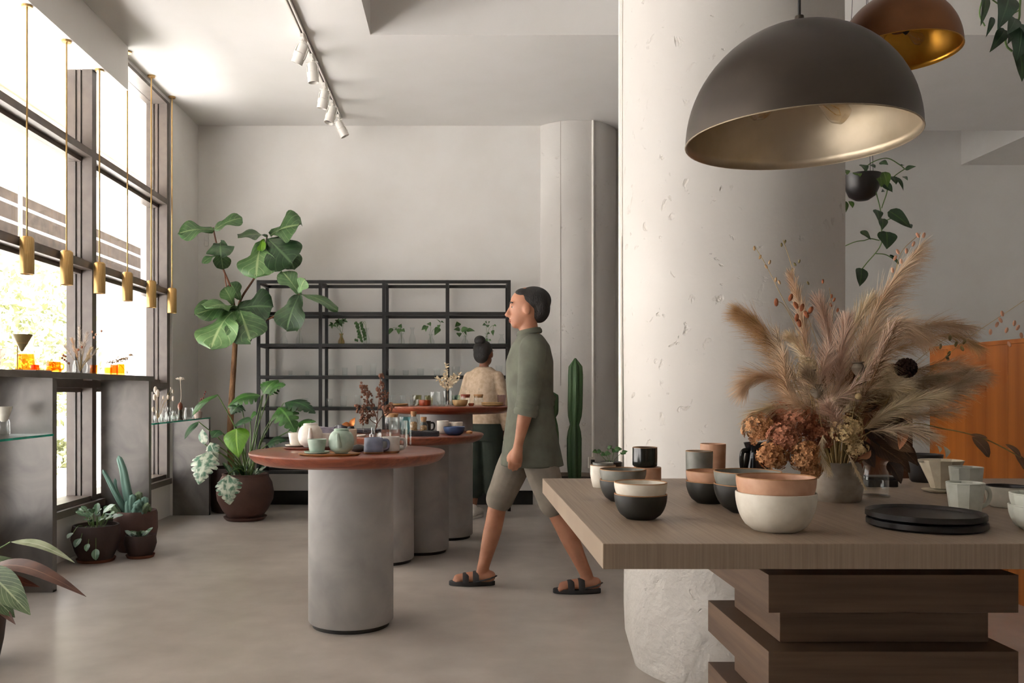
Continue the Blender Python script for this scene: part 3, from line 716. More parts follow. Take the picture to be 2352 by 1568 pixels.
faceted('white faceted cup without handle behind the mug', tb(1.346, 2.265), .041, .086, .033, cat='cup', name='cup')
bowl('cream bowl with black inside, right of the faceted mug', tb(1.362, 2.12), .048, .052, .038, glaze('grey cream', 'b9b4a6', 'aaa597'), G_pblk)
part('lining', lathe([(0, .012), (.036, .014), (.043, .04), (.0445, .0515)], 36), G_pblk, bpy.data.objects[[o.name for o in COL.objects if o.get('label', '').startswith('cream bowl with black')][0]])
for i, nm in enumerate(['lower white faceted bowl at the right picture edge', 'upper white faceted bowl at the right picture edge']):
    t = thing('bowl', nm, 'bowl', tb(1.205, 1.76, .024 * i), group='stacked faceted bowls')
    part('body', lathe(bowl_prof(.062 - .002 * i, .052, .04 - .006 * i), 14), Gf, t, smooth=15)
    part('rim', MB().tube([((.0605 - .002 * i) * cos(2 * PI * k / 40), (.0605 - .002 * i) * sin(2 * PI * k / 40), .052) for k in range(41)], .0016, 6, caps=False), Gf, t)
plate('lower black faceted plate of the pair', tb(.992, 1.815), .1165, .0165, G_pblk, 'black plates', facets=20)
plate('upper black faceted plate of the pair', tb(.990, 1.815, .0168), .1165, .0165, G_pblk, 'black plates', facets=20)

# ---- front round table: tea sets
def t1(px, d, z=0): return ((px - 1060) / F * d, d, ZT + z)
def tray(label, loc, r, m, sy=1, h=.010):
    t = thing('serving_tray', label, 'tray', loc); part('board', lathe([(0, 0), (r * .93, 0), (r, h * .7), (r, h), (r - .003, h), (r - .006, h * .8), (0, h * .75)], 56, sy=sy), m, t)
    part('inset', lathe([(0, h * .76), (r - .014, h * .78), (r - .016, h * .72)], 40, sy=sy), m, t); return t
tray('tan wooden tray under the mint tea set', t1(757, 3.885), .142, G_tray, .62)
tray('red-brown tray under the white tea set', t1(718, 4.30), .148, G_trayr, .62)
def teapot(label, loc, r, h, m, ang):
    t = thing('teapot', label, 'teapot', loc)
    part('body', lathe([(0, 0), (r * .5, 0), (r * .56, .004)] + [(r * math.sqrt(max(.02, 1 - (abs(i / 10 - .47) / .6) ** 2.3)), .004 + (h - .004) * i / 10) for i in range(1, 11)] + [(r * .60, h + .002), (r * .56, h - .004), (0, h - .006)], 44), m, t)
    part('lid', lathe([(0, h - .001), (r * .52, h - .001), (r * .56, h + .003), (r * .53, h + .0055), (r * .2, h + .0065), (0, h + .0065)], 36), m, t)
    Mz = Matrix.Rotation(ang, 4, 'Z')
    part('spout', MB().tube([(r * .86, 0, h * .30), (r * 1.08, 0, h * .58), (r * 1.22, 0, h * .88)], [.016, .011, .007], 10, M=Mz), m, t)
    return t
Gm2 = G_mint
tp = teapot('mint green round teapot on the tan tray', t1(784, 3.885, .0102), .0585, .106, G_mint, rad(-95)); 
plate('mint green saucer under the mint cup', t1(728, 3.86, .0102), .058, .010, G_mint, cat='saucer', name='saucer')
cup('mint green teacup on its saucer', t1(728, 3.86, .0145), .0435, .060, G_mint, rb=.034)
teapot('white round teapot with the tray behind the mint set', t1(713, 4.30, .0102), .062, .114, G_white, rad(-80))
plate('white saucer on the left of the round table', t1(679, 4.36, .0102), .052, .009, G_white, cat='saucer', name='saucer')
cup('white teacup left of the white teapot', t1(679, 4.36, .0145), .0375, .064, G_white, rb=.028)
cup('white teacup right of the white teapot', t1(752, 4.33, .0102), .0375, .066, G_white, rb=.030)
cup('tall beige cup behind the mint teapot', t1(806, 4.42), .031, .094, glaze('beige glaze', 'd3c2ae', 'c4b29d'), rb=.029)
solo('river_stone', MB().sph((0, 0, .017), (.040, .026, .0175), 20, 12), glaze('dark stone', '3c3833', '2a2723', rough=.7), 'smooth dark stone beside the mint teapot', 'stone', t1(823, 4.1), smooth=180)
mug('slate blue mug with wide handle', t1(858, 3.99), .0435, .074, G_blue, rad(12), rb=.046, out=.026, base=G_raw, th=.0055)
mug('pale grey mug with wide handle behind the blue one', t1(898, 4.05), .043, .075, glaze('pale grey glaze', 'c3c0b9', 'b5b2aa'), rad(8), rb=.041, out=.026, base=G_raw, th=.0055)
t = thing('french_press', 'clear glass press pot at the right rear of the table', 'press pot', t1(915, 4.40))
part('beaker', lathe([(0, .003), (.044, .003), (.047, .008), (.047, .136), (.049, .139)], 36), M_clear, t)
part('inner_cup', lathe([(.036, .098), (.0362, .138), (.0375, .14)], 32), M_clear, t); part('band', MB().tube([(.0474 * cos(a), .0474 * sin(a), .1) for a in [2 * PI * k / 40 for k in range(41)]], .0012, 5, caps=False), M_clear, t)
part('handle', tube(bez([(.046, 0, .13), (.062, 0, .13), (.063, 0, .07), (.062, 0, .006)], 5), .003, 8), M_clear, t)
t = thing('bud_vase', 'ribbed clear glass vase holding the brown dried branch', 'vase', t1(862, 4.42)); VT = Vector(t1(862, 4.42))
part('body', lathe([(0, .003), (.026, .003), (.03, .01), (.031, .07), (.022, .085), (.02, .105), (.024, .115)], 18), M_clear, t, smooth=15); part('base', lathe([(0, 0), (.028, 0), (.03, .004), (0, .006)], 24), M_clear, t)
t = thing('glass_cup', 'low ribbed glass cup behind the pale grey mug', 'glass', t1(882, 4.27))
part('body', lathe([(0, .003), (.03, .003), (.033, .008), (.036, .085)], 24), M_clear, t, smooth=10); part('base', lathe([(0, 0), (.03, 0), (.031, .003), (0, .004)], 24), M_clear, t)

# ---- middle round table
def t2(px, d, z=0): return t1(px, d, z)
def cloth(label, loc, w, dp, m, seed, hgt=.02):
    rr = random.Random(seed); t = thing('folded_napkin', label, 'napkin', loc)
    for k in range(3):
        mb = MB(); n = 14; vs = []; fs = []; z = k * hgt / 3
        for j in (0, 1):
            for a in range(n + 1):
                for b in range(n + 1):
                    u = a / n * 2 - 1; v = b / n * 2 - 1
                    vs.append((u * w / 2 * (1 + .04 * sin(v * 3 + k)), v * dp / 2 * (1 + .05 * sin(u * 4 + k * 2)), z + j * (hgt / 3 - .0004) + (.35 * hgt * (1 + sin(u * 5 + v * 2 + seed)) * .3 if j or k else 0)))
        q = (n + 1) ** 2
        for a in range(n):
            for b in range(n):
                i = a * (n + 1) + b; fs.append((i, i + 1, i + n + 2, i + n + 1)); fs.append((q + i, q + i + n + 1, q + i + n + 2, q + i + 1))
        for a in range(n):
            for i0, i1 in ((a, a + 1), (n * (n + 1) + a + 1, n * (n + 1) + a), ((a + 1) * (n + 1), a * (n + 1)), (a * (n + 1) + n, (a + 1) * (n + 1) + n)):
                fs.append((i0, i0 + q, i1 + q, i1)[::-1])
        mb.add(vs, fs); part('fold', mb, m, t, smooth=60)
cloth('mauve grey folded napkin on the middle table', t2(752, 5.98), .22, .16, mat('mauve linen', '8b8590', '7b7580', rough=.9, scale=40, bump=.2), 3, .035)
cloth('black crumpled napkin in front of the corked bottles', t2(974, 5.52), .19, .11, mat('charcoal linen', '2d2c30', '222124', rough=.9, scale=40, bump=.3), 5, .03)
mug('dark grey mug with a thin handle, left of middle table', t2(787, 5.78), .036, .062, glaze('dark grey glaze', '4c4c52', '3e3e44'), rad(160), out=.026, th=.003)
t = thing('copper_leaf_holder', 'copper leaf-shaped holder standing on the middle table', 'holder', t2(806, 5.62)); Mc = mat('copper sheet', 'b5713f', '99592c', rough=.35, metal=.8, scale=8)
part('base', lathe([(0, 0), (.03, 0), (.032, .012), (.02, .06), (0, .062)], 24), G_pblk, t)
part('leaf', leaf_mb((0, 0, .06), (-.062, 0, .072), .045, prof_lance, (0, -.6, .8), n=8), Mc, t); part('leaf', leaf_mb((0, 0, .055), (.03, -.01, .118), .04, prof_lance, (-.3, -.9, .1), n=8), Mc, t)
for i in range(3): plate(['bottom', 'middle', 'top'][i] + ' slate plate of the stack behind the brown branch', t2(838, 5.98, i * .0075), .115, .010, glaze('slate glaze', '575961', '494b53'), 'slate plates on the middle table')
plate('small white dish near the front of the middle table', t2(826, 5.46), .04, .012, G_white, cat='dish', name='dish')
def tumbler(label, loc, r, h, m, rb=None, group=None, name='tumbler', n=28, cat='glass'):
    rb = rb or r * .9; t = thing(name, label, cat, loc, group=group)
    part('body', lathe([(rb * .96, .005), (rb, .008), (r, h), (r - .0015, h + .0006)], n), m, t); part('base', lathe([(0, 0), (rb - .003, 0), (rb, .004), (rb * .96, .007), (0, .006)], n), m, t); return t
def jar(label, loc, r, h, lid, group=None, fill=None, neck=None, gm=None):
    t = thing('jar', label, 'jar', loc, group=group); nk = neck or r
    part('body', lathe([(0, .003), (r - .004, .003), (r, .008), (r, h * .72), (nk, h * .86), (nk, h), (nk - .001, h)], 28), gm or M_clear, t)
    part('lid', lathe([(0, h - .012), (nk - .002, h - .012), (nk - .001, h + .0005), (nk + .002, h + .001), (nk + .002, h + .014 if neck is None else h + .022), (0, h + .015 if neck is None else h + .023)], 24), lid, t)
    if fill: part('contents', lathe([(0, .006), (r - .006, .006), (r - .005, .012), (r - .005, h * .6), (r * .5, h * .66), (0, h * .64)], 20), fill, t)
    return t
M_lidw = mat('light wood lid', 'c19566', 'ab7f50', rough=.6, scale=6, stretch=(2, 14, 14)); M_oats = mat('oats', 'c9a477', '9c7648', rough=.9, scale=90, bump=.8, bscale=120)
tumbler('glass tumbler with copper base, left of the tall jars', t2(848, 5.66), .048, .095, M_clear)
solo('copper_coaster', lathe([(0, 0), (.05, 0), (.052, .004), (0, .005)], 32), Mc, 'copper coaster in front of the wood-lidded jar', 'coaster', t2(902, 5.46))
jar('wide glass jar with pale wooden lid on the middle table', t2(899, 5.85), .046, .125, M_lidw)
tumbler('teal tinted glass tumbler beside the corked bottles', t2(930, 5.75), .037, .118, glass('teal glass', (.45, .72, .74), .4))
jar('taller corked bottle filled with oats', t2(950, 5.66), .029, .135, M_cork, fill=M_oats, neck=.018, group='corked bottles')
jar('shorter corked bottle filled with oats', t2(973, 5.66), .028, .098, M_cork, fill=M_oats, neck=.018, group='corked bottles')
mug('black mug half hidden behind the corked bottles', t2(978, 5.96), .036, .082, G_pblk, rad(5), out=.024, th=.005)
mug('white mug on the right side of the middle table', t2(1017, 5.84), .0405, .088, G_white, rad(5), out=.026)
cup('low white cup behind the blue bowl', t2(1050, 5.95), .040, .075, G_white, rb=.034)
bowl('blue bowl at the right of the middle table', t2(1043, 5.66), .0715, .055, .045, G_navy)
solo('wooden_lid', lathe([(0, 0), (.02, 0), (.022, .012), (.012, .02), (0, .021)], 20), M_lidw, 'small round wooden lid lying beside the blue bowl', 'lid', t2(1078, 5.86))

# ---- tall round table
Z3 = 1.032
def t3(px, d, z=0): return ((px - 1060) / F * d, d, Z3 + z)
plate('sand coloured plate at the left of the tall table', t3(915, 6.62), .075, .018, G_sand)
tumbler('clear glass bowl at the left of the tall table', t3(948, 6.42), .052, .052, M_clear, rb=.035, name='glass_bowl', cat='bowl')
bowl('rust red bowl on the tall table', t3(976, 6.62), .048, .045, .042, G_red)
tumbler('tall clear tumbler beside the rust red bowl', t3(1000, 6.5), .042, .108, M_clear)
tumbler('low clear glass bowl in front of the flower vase', t3(1018, 6.36), .05, .042, M_clear, rb=.038, name='glass_bowl', cat='bowl')
V3 = Vector(t3(1028, 6.62))
t = thing('flower_vase', 'clear fluted vase with pale dried flowers on the tall table', 'vase', V3)
part('body', lathe([(.028, .006), (.03, .01), (.032, .06), (.037, .115)], 20), M_clear, t, smooth=15); part('base', lathe([(0, 0), (.029, 0), (.031, .005), (0, .007)], 20), M_clear, t)
bowl('sand coloured bowl on the tall table', t3(1057, 6.5), .059, .047, .045, G_sand)
M_olive = glass('olive glass', (.62, .6, .4), .4); M_green = glass('sage glass', (.55, .66, .58), .4); M_plum = glass('plum glass', (.62, .52, .53), .4)
tumbler('olive glass tumbler left, behind the clear bowl', t3(958, 6.9), .036, .082, M_olive); tumbler('olive glass tumbler behind the rust red bowl', t3(985, 6.95), .035, .080, M_olive)
tumbler('sage green tumbler behind the pale flowers', t3(1047, 6.92), .034, .082, M_green); tumbler('plum tinted tumbler at the right end of tall table', t3(1152, 6.72), .034, .085, M_plum)
for px, lab, lm in ((1069, 'glass jar with rust lid and a spoon on tall table', G_red), (1099, 'glass jar with wooden lid and a spoon on tall table', M_lidw)):
    t = jar(lab, t3(px, 6.74), .036, .075, lm, group='spoon jars'); part('spoon', MB().tube([(0, 0, .085), (.004, 0, .125)], .002, 6).sph((.005, 0, .13), (.006, .003, .008), 8, 6), M_clear, t)
bowl('tiny rust red dish between the spoon jars', t3(1082, 6.52), .023, .022, .018, G_red)
for i in range(2): plate(['lower', 'upper'][i] + ' sand plate of the pair on the tall table', t3(1131, 6.52, i * .013), .085, .017, G_sand, 'sand plates on the tall table')

# ---- glassware on the black shelving (bays left to right)
def sh(px, lvl, dy=0): d = 8.3 + dy; return ((px - 1060) / F * d, d, LV[lvl] + .0055)
bays = ['far left', 'second', 'third', 'right']
def bay(px): return bays[min(3, max(0, int((px - 590) / 146)))]
def flask(label, loc, r, h, gm=None):
    t = thing('glass_vase', label, 'vase', loc, group='clear vases on the shelving')
    part('body', lathe([(r * .93, .004), (r, .01), (r * .98, h * .3), (r * .45, h * .66), (r * .42, h * .85), (r * .75, h), (r * .72, h)], 24), gm or M_clear, t); part('base', lathe([(0, 0), (r * .9, 0), (r * .96, .005), (0, .006)], 20), gm or M_clear, t); return t
SPRIG = [(652, .038, .125, 'fluted glass flask'), (688, .034, .160, 'tall cylinder vase'), (784, .032, .105, 'amber tinted bottle vase'), (842, .033, .160, 'tall slim flask'), (922, .034, .110, 'round bellied vase'), (947, .034, .165, 'wide-mouthed tall vase'),
         (990, .034, .100, 'short straight vase'), (1068, .034, .085, 'low squat vase'), (1118, .030, .110, 'slim glass vase'), (1152, .034, .100, 'plain straight glass')]
SV = {}
M_amb = glass('smoky amber glass', (.80, .66, .42), .4)
for px, r, h, nm in SPRIG:
    l = sh(px, 2); SV[px] = (Vector(l), h); flask('%s on the plant shelf, %s bay of the shelving' % (nm, bay(px)), l, r, h, M_amb if px == 784 else None)
def row(lvl, items, shelf):
    cnt = {}
    for px, r, h in items:
        b = bay(px); cnt[b] = cnt.get(b, 0) + 1
        tumbler('%s clear glass from the left on the %s shelf, %s bay' % (['first', 'second', 'third', 'fourth', 'fifth', 'sixth'][cnt[b] - 1], shelf, b), sh(px, lvl), r, h, M_clear, group='clear glasses on the shelving')
row(3, [(628, .024, .06), (667, .02, .045), (706, .02, .04), (762, .028, .06), (792, .028, .075), (825, .03, .095), (857, .032, .115), (899, .034, .062), (932, .03, .05), (966, .035, .066), (1004, .034, .066), (1047, .04, .085), (1146, .034, .095)], 'middle')
row(4, [(700, .03, .08), (757, .03, .075), (789, .034, .10), (821, .03, .11), (851, .03, .10), (902, .028, .11), (925, .028, .105), (948, .028, .10)], 'lower')
# ------------------------------------------------------------------ potted plants
M_pot = mat('brown clay pot', '5d4038', '4a322b', rough=.65, scale=6, bump=.08, bscale=40)
M_potd = mat('dark clay pot', '3d2a25', '30201c', rough=.65, scale=6, bump=.08, bscale=40)
M_terra = mat('terracotta saucer', '7a4a34', '653b28', rough=.75, scale=8)
M_bark = mat('fig bark', '9a7350', '6f4f35', rough=.8, scale=8, stretch=(4, 4, 1), bump=.3)
M_twig = mat('red-brown twig', '7c5138', '5e3a26', rough=.7, scale=10)
L_fig = leafmat('fig leaf', '43653a', '7d9464', '34522d', rough=.38, veins=6); L_figl = leafmat('pale fig leaf', '5f8450', '93aa77', '4f7343', rough=.4, veins=6)
L_figd = leafmat('dark fig leaf', '2c4a2a', '54714a', '233d22', rough=.38, veins=6)
L_mon = leafmat('monstera leaf', '3a6b2b', '5f8d48', '2a5220', rough=.35, vs_=.25); L_mony = leafmat('young monstera leaf', '5f8f24', '8bb04a', '4f7d1e', rough=.35, vs_=.25)
L_monv = leafmat('variegated monstera leaf', '6d947f', 'b9c7b4', '4e7a62', rough=.38, vs_=.2, varieg='c9d1bf')
L_mond = leafmat('deep monstera leaf', '27502b', '47713f', '1d3d20', rough=.35, vs_=.25)
M_stalk = mat('leaf stalk', '6d8a4d', '567339', rough=.5, scale=12)

# fiddle-leaf fig in the corner
FB = Vector((-2.20, 8.12, 0))
fig = thing('fiddle_leaf_fig', 'tall fiddle-leaf fig with a bare trunk in the corner', 'potted tree', FB)
def fp(x, y, d): return P(x, y, d) - FB
part('pot', lathe([(0, 0), (.17, 0), (.185, .01), (.21, .2), (.205, .36), (.215, .40), (.215, .42), (.19, .42), (.185, .37), (0, .36)], 40), M_potd, fig)
part('soil', lathe([(0, .385), (.188, .375)], 24), M_soil, fig)
FD = 8.1
trunk = bez([(0, 0, .36), fp(529, 985, FD), fp(533, 900, FD), fp(540, 790, FD), fp(541, 762, FD)], 6)
part('trunk', tube(trunk, [.034 - .012 * i / (len(trunk) - 1) for i in range(len(trunk))], 12), M_bark, fig)
def branch(pts, r0, r1):
    q = bez(pts, 6); part('branch', tube(q, [r0 + (r1 - r0) * i / (len(q) - 1) for i in range(len(q))], 8), M_twig, fig)
branch([fp(541, 772, FD), fp(540, 720, 8.05), fp(530, 662, 8.0), fp(510, 610, 7.95), fp(494, 545, 7.9), fp(490, 522, 7.88)], .013, .006)
branch([fp(541, 775, FD), fp(547, 710, FD), fp(557, 680, 8.12), fp(588, 631, 8.15), fp(606, 575, 8.15), fp(614, 540, 8.12)], .014, .007)
branch([fp(543, 782, FD), fp(560, 770, 8.05), fp(592, 744, 7.98), fp(630, 726, 7.92), fp(664, 700, 7.88), fp(688, 675, 7.85)], .011, .006)
branch([fp(541, 770, FD), fp(532, 700, 8.0), fp(521, 664, 7.95), fp(515, 620, 7.92)], .009, .005)
C1 = (492, 528, 7.88); C2 = (614, 541, 8.1); C3 = (546, 708, 8.0); C4 = (688, 675, 7.85); C5 = (507, 555, 7.9)
FL = [  # base, tip x,y,d, width px, normal, material
 (C1, 413, 536, 7.80, 40, (0, -.8, .6), L_fig), (C1, 553, 502, 7.95, 36, (.2, -.6, .8), L_fig), (C5, 507, 588, 7.72, 44, (.1, -1, .3), L_figd),
 ((502, 570, 7.9), 511, 616, 7.9, 30, (.7, -.8, 0), L_fig), ((500, 585, 7.92), 466, 604, 7.86, 16, (0, -.7, .7), L_fig),
 (C2, 550, 545, 7.98, 50, (-.1, -.5, .85), L_fig), ((620, 540, 8.1), 687, 517, 8.02, 66, (.1, -.75, .6), L_fig), ((602, 556, 8.08), 589, 633, 7.92, 62, (-.15, -1, .15), L_figl),
 ((614, 548, 8.05), 668, 603, 7.95, 66, (.1, -1, .3), L_figd), ((640, 552, 8.15), 674, 616, 8.18, 42, (.7, -.7, .2), L_fig), ((606, 548, 8.05), 601, 575, 7.95, 16, (-.3, -1, 0), L_mony),
 (C3, 452, 722, 7.80, 48, (-.2, -.75, .6), L_fig), ((536, 700, 7.95), 516, 662, 7.9, 26, (.4, -.9, .2), L_figl), (C3, 623, 705, 8.0, 58, (.1, -.9, .4), L_figd),
 ((540, 710, 7.98), 487, 795, 7.62, 72, (-.2, -.85, .45), L_figl), ((550, 710, 7.98), 574, 781, 7.66, 64, (.1, -.85, .5), L_fig), ((540, 705, 7.98), 476, 707, 7.74, 54, (0, -.5, .85), L_figl),
 ((552, 690, 8.05), 530, 652, 8.1, 26, (0, -.8, .5), L_fig), ((545, 712, 8.02), 533, 775, 8.1, 34, (.5, -.8, 0), L_figd),
 (C4, 650, 626, 7.95, 32, (.3, -.9, .1), L_fig), (C4, 700, 642, 7.8, 26, (-.5, -.8, .1), L_figl), (C4, 659, 754, 7.72, 50, (-.1, -1, .2), L_figd), (C4, 771, 712, 7.75, 30, (.3, -.5, .8), L_fig)]
for i, (b, tx, ty, td, w, nm, lm) in enumerate(FL):
    bb = fp(*b); tt = fp(tx, ty, td); ax = (tt - bb)
    st = bb + ax * .04
    part('leaf', leaf_mb(bb, bb + (tt - bb) * 1.06, w / F * td * 1.5, prof_fig, nm, n=14, m=3, fold=.16, droop=.08, wave=.075, side_curl=.18, seed=i), lm, fig)
# monstera in the big round pot
MBs = Vector((-1.935, 7.6, 0))
mon = thing('monstera_plant', 'monstera with split leaves in a big round brown pot', 'potted plant', MBs)
part('pot', lathe([(0, .022), (.15, .022), (.20, .09), (.245, .18), (.252, .24), (.235, .33), (.20, .395), (.205, .41), (.185, .412), (.18, .39), (0, .38)], 48), M_pot, mon)
part('saucer', lathe([(0, 0), (.165, 0), (.185, .018), (.19, .03), (.18, .03), (.16, .0215), (0, .0215)], 44), M_pot, mon)
part('soil', lathe([(0, .395), (.182, .385)], 24), M_soil, mon)
def mp(x, y, d): return P(x, y, d) - MBs
ML = [ # base, tip, width px, normal, mat, plain?
 ((602, 908, 7.6), (521, 936, 7.5), 62, (-.1, -.45, .9), L_mon, 0), ((604, 906, 7.62), (640, 872, 7.7), 60, (0, -.5, .85), L_mon, 0), ((618, 902, 7.6), (657, 884, 7.5), 44, (.2, -.6, .7), L_mon, 0),
 ((652, 925, 7.55), (726, 950, 7.45), 56, (.1, -.5, .85), L_mond, 0), ((640, 935, 7.5), (680, 995, 7.3), 60, (.2, -.8, .5), L_mon, 0), ((672, 985, 7.5), (727, 968, 7.4), 36, (.1, -.5, .8), L_mon, 0),
 ((543, 984, 7.4), (548, 1052, 7.25), 52, (0, -1, .2), L_mony, 1), ((500, 906, 7.3), (440, 957, 7.02), 24, (-.3, -.6, .7), L_mon, 1), ((555, 928, 7.5), (530, 952, 7.4), 40, (0, -.6, .7), L_mond, 0),
 ((540, 975, 7.45), (580, 965, 7.35), 30, (0, -.6, .8), L_mond, 1), ((456, 968, 7.35), (424, 1008, 7.25), 20, (-.4, -.7, .5), L_mond, 1), ((484, 1034, 7.3), (456, 1114, 7.15), 62, (-.1, -1, .3), L_monv, 0),
 ((482, 1015, 7.35), (500, 1055, 7.3), 30, (.1, -.9, .3), L_monv, 0), ((524, 1088, 7.3), (528, 1160, 7.22), 58, (0, -1, .3), L_monv, 0), ((505, 988, 7.4), (487, 1006, 7.3), 26, (0, -.7, .7), L_mond, 1),
 ((575, 960, 7.7), (590, 948, 7.65), 22, (0, -.7, .7), L_mon, 1), ((612, 1022, 7.5), (660, 1010, 7.45), 34, (.1, -.6, .7), L_mond, 0), ((470, 1020, 7.4), (465, 985, 7.4), 22, (-.3, -.8, .2), L_monv, 1)]
for i, (b, tp_, w, nm, lm, plain) in enumerate(ML):
    bb = mp(*b); tt = mp(*tp_); wd = w / F * b[2] * 1.15
    root = Vector((.03 * sin(i * 2.1) + .02, .05 * cos(i * 1.7), .39))
    mid = (root + bb) / 2 + Vector((.02 * sin(i), -.02, .06))
    part('stalk', tube(bez([root, mid, bb], 6), [.0065] * 6 + [.005] * 6 + [.0035], 6), M_stalk, mon)
    part('leaf', leaf_mb(bb, tt, wd, prof_heart if w > 30 else prof_lance, nm, n=12, m=3, fold=.1, droop=.1, side_curl=.2, seed=i) if plain else monstera_mb(bb, tt, wd, nm, seed=i), lm, mon)
for i in range(14):   # small undergrowth leaves in the pot
    a = i * 2.4; b0 = Vector((.11 * cos(a), .11 * sin(a), .39)); e = b0 + Vector((.09 * cos(a), .09 * sin(a) - .02, .09 + .05 * sin(i * 3.3)))
    part('leaf', leaf_mb(b0, e, .045, prof_lance, (0, -.6, .8), n=7, m=2, seed=i), L_mond if i % 3 else L_monv, mon)

# group of three pots under the window
def pot(t, r, h, rb, m, saucer):
    part('pot', lathe([(0, .014), (rb, .014), (rb + (r - rb) * .55, h * .3), (r, h * .62), (r * .96, h * .9), (r * .93, h), (r * .86, h), (r * .85, h * .9), (0, h * .88)], 40), m, t)
    part('soil', lathe([(0, h * .92), (r * .86, h * .9)], 24), M_soil, t)
    part('saucer', lathe([(0, 0), (rb + .012, 0), (rb + .022, .02), (rb + .017, .02), (rb + .004, .0135), (0, .0135)], 36), saucer, t)
L_jade = leafmat('silver-green leaf', '5d7d5e', '9db39a', '466649', rough=.35, vs_=.15); L_jadel = leafmat('pale blue-green leaf', '9fb5a8', 'c3d0c6', '88a193', rough=.3, vs_=.1)
t = thing('trailing_hoya', 'round-leaved plant in a dark brown pot, left of the pot group', 'potted plant', (-2.475, 5.75, 0)); rr = random.Random(4)
pot(t, .158, .245, .105, M_potd, M_terra)
for i in range(34):
    a = rr.uniform(0, 2 * PI); ra = rr.uniform(.02, .135); b0 = Vector((ra * .6 * cos(a), ra * .6 * sin(a), .235)); e = Vector((ra * 1.15 * cos(a), ra * 1.15 * sin(a), .26 + rr.uniform(0, .07)))
    if i < 4: e = Vector((.02 + .05 * i - .1, -.165, .215 - .035 * i)); b0 = Vector((e.x * .6, -.1, .25))
    dr = (e - b0).normalized() if (e - b0).length > .01 else Vector((0, 0, 1)); s = rr.uniform(.05, .085)
    part('stem', tube(bez([b0, (b0 + e) / 2 + Vector((0, 0, .02)), e], 3), .002, 5), M_stalk, t)
    part('leaf', leaf_mb(e, e + Vector((dr.x, dr.y, .25 if i > 3 else -.6)).normalized() * s, s * .62, prof_oval, (0, -.5, .9), n=8, m=2, fold=.15, seed=i), L_jadel if i % 4 == 0 else L_jade, t)
t = thing('blue_cactus', 'tall blue-green cactus in a brown pot behind the pair of small pots', 'potted cactus', (-2.35, 6.125, 0)); CB = Vector((-2.35, 6.125, 0))
part('pot', lathe([(0, 0), (.115, 0), (.125, .01), (.152, .16), (.150, .268), (.142, .29), (.135, .29), (.13, .26), (0, .25)], 40), M_pot, t); part('soil', lathe([(0, .268), (.133, .262)], 24), M_soil, t)
M_cact = mat('blue cactus skin', '6f9285', '587b6f', rough=.6, scale=14, stretch=(1, 1, .3), bump=.1)
M_cactg = mat('grey-green cactus skin', '7c9070', '64795a', rough=.65, scale=20, bump=.4)
def ribbed(pts, rr_, ribs=6, n=36, depth=.22):
    pts = [Vector(p) for p in pts]; mb = MB(); vs = []; fs = []; u = Vector((1, 0, 0))
    for i, p in enumerate(pts):
        tdir = (pts[min(i + 1, len(pts) - 1)] - pts[max(i - 1, 0)]).normalized(); u = (u - tdir * u.dot(tdir)).normalized(); w = tdir.cross(u)
        for k in range(n):
            a = 2 * PI * k / n; r = rr_[i] * (1 - depth * (.5 + .5 * cos(ribs * a)) ** 1.5)
            vs.append(p + r * (u * cos(a) + w * sin(a)))
    for i in range(len(pts) - 1):
        for k in range(n): fs.append((i * n + k, i * n + (k + 1) % n, (i + 1) * n + (k + 1) % n, (i + 1) * n + k))
    fs.append(tuple(range((len(pts) - 1) * n, len(pts) * n))); mb.add(vs, fs); return mb
def cact(pts, r, m, ribs=5, name='stem', nseg=6, tap=.45):
    q = bez([Vector(p) for p in pts], nseg); k = len(q) - 1
    rad_ = [r * (1 - tap * (i / k) ** 1.5) * math.sqrt(max(.02, 1 - max(0, (i / k - .9) / .1) ** 2)) for i in range(k + 1)]
    part(name, ribbed(q, rad_, ribs), m, t, smooth=60)
def cp(x, y, d): return P(x, y, d) - CB
cact([(-.02, -.02, .26), cp(290, 1120, 6.08), cp(283, 1080, 6.08), cp(272, 1046, 6.08)], .036, M_cact, 4)
cact([(-.05, -.03, .26), cp(266, 1135, 6.04), cp(248, 1100, 6.02), cp(236, 1078, 6.0)], .021, M_cact, 4)
cact([(-.04, -.03, .26), cp(268, 1130, 6.05), cp(264, 1098, 6.05)], .018, M_cact, 4)
for i, (x, y, r) in enumerate([(305, 1135, .03), (318, 1128, .032), (332, 1140, .03), (340, 1158, .026), (322, 1152, .034), (258, 1158, .03), (296, 1150, .03), (345, 1168, .022), (312, 1160, .03)]):
    b0 = cp(300 + (x - 300) * .7, 1180, 6.06 + .04 * sin(i * 2)); e = cp(x, y, 6.02 + .05 * sin(i * 1.3))
    cact([b0, (b0 + e) / 2 + Vector((.015 * sin(i), 0, .01)), e], r, M_cactg if i % 2 else M_cact, 5, nseg=5, tap=.25)
t = thing('small_succulent', 'small succulent in the lowest brown pot, front right of the pot group', 'potted plant', (-2.222, 5.875, 0)); rr = random.Random(9)
pot(t, .108, .155, .075, M_potd, M_terra)
for i in range(22):
    a = rr.uniform(0, 2 * PI); ra = rr.uniform(.01, .06); b0 = Vector((ra * cos(a), ra * sin(a), .14)); e = b0 + Vector((cos(a) * .05, sin(a) * .05, rr.uniform(.02, .06)))
    part('leaf', leaf_mb(b0, e, .032, prof_oval, (0, -.5, .9), n=7, m=2, fold=.2, seed=i), L_jadel if i % 3 == 0 else L_jade, t)
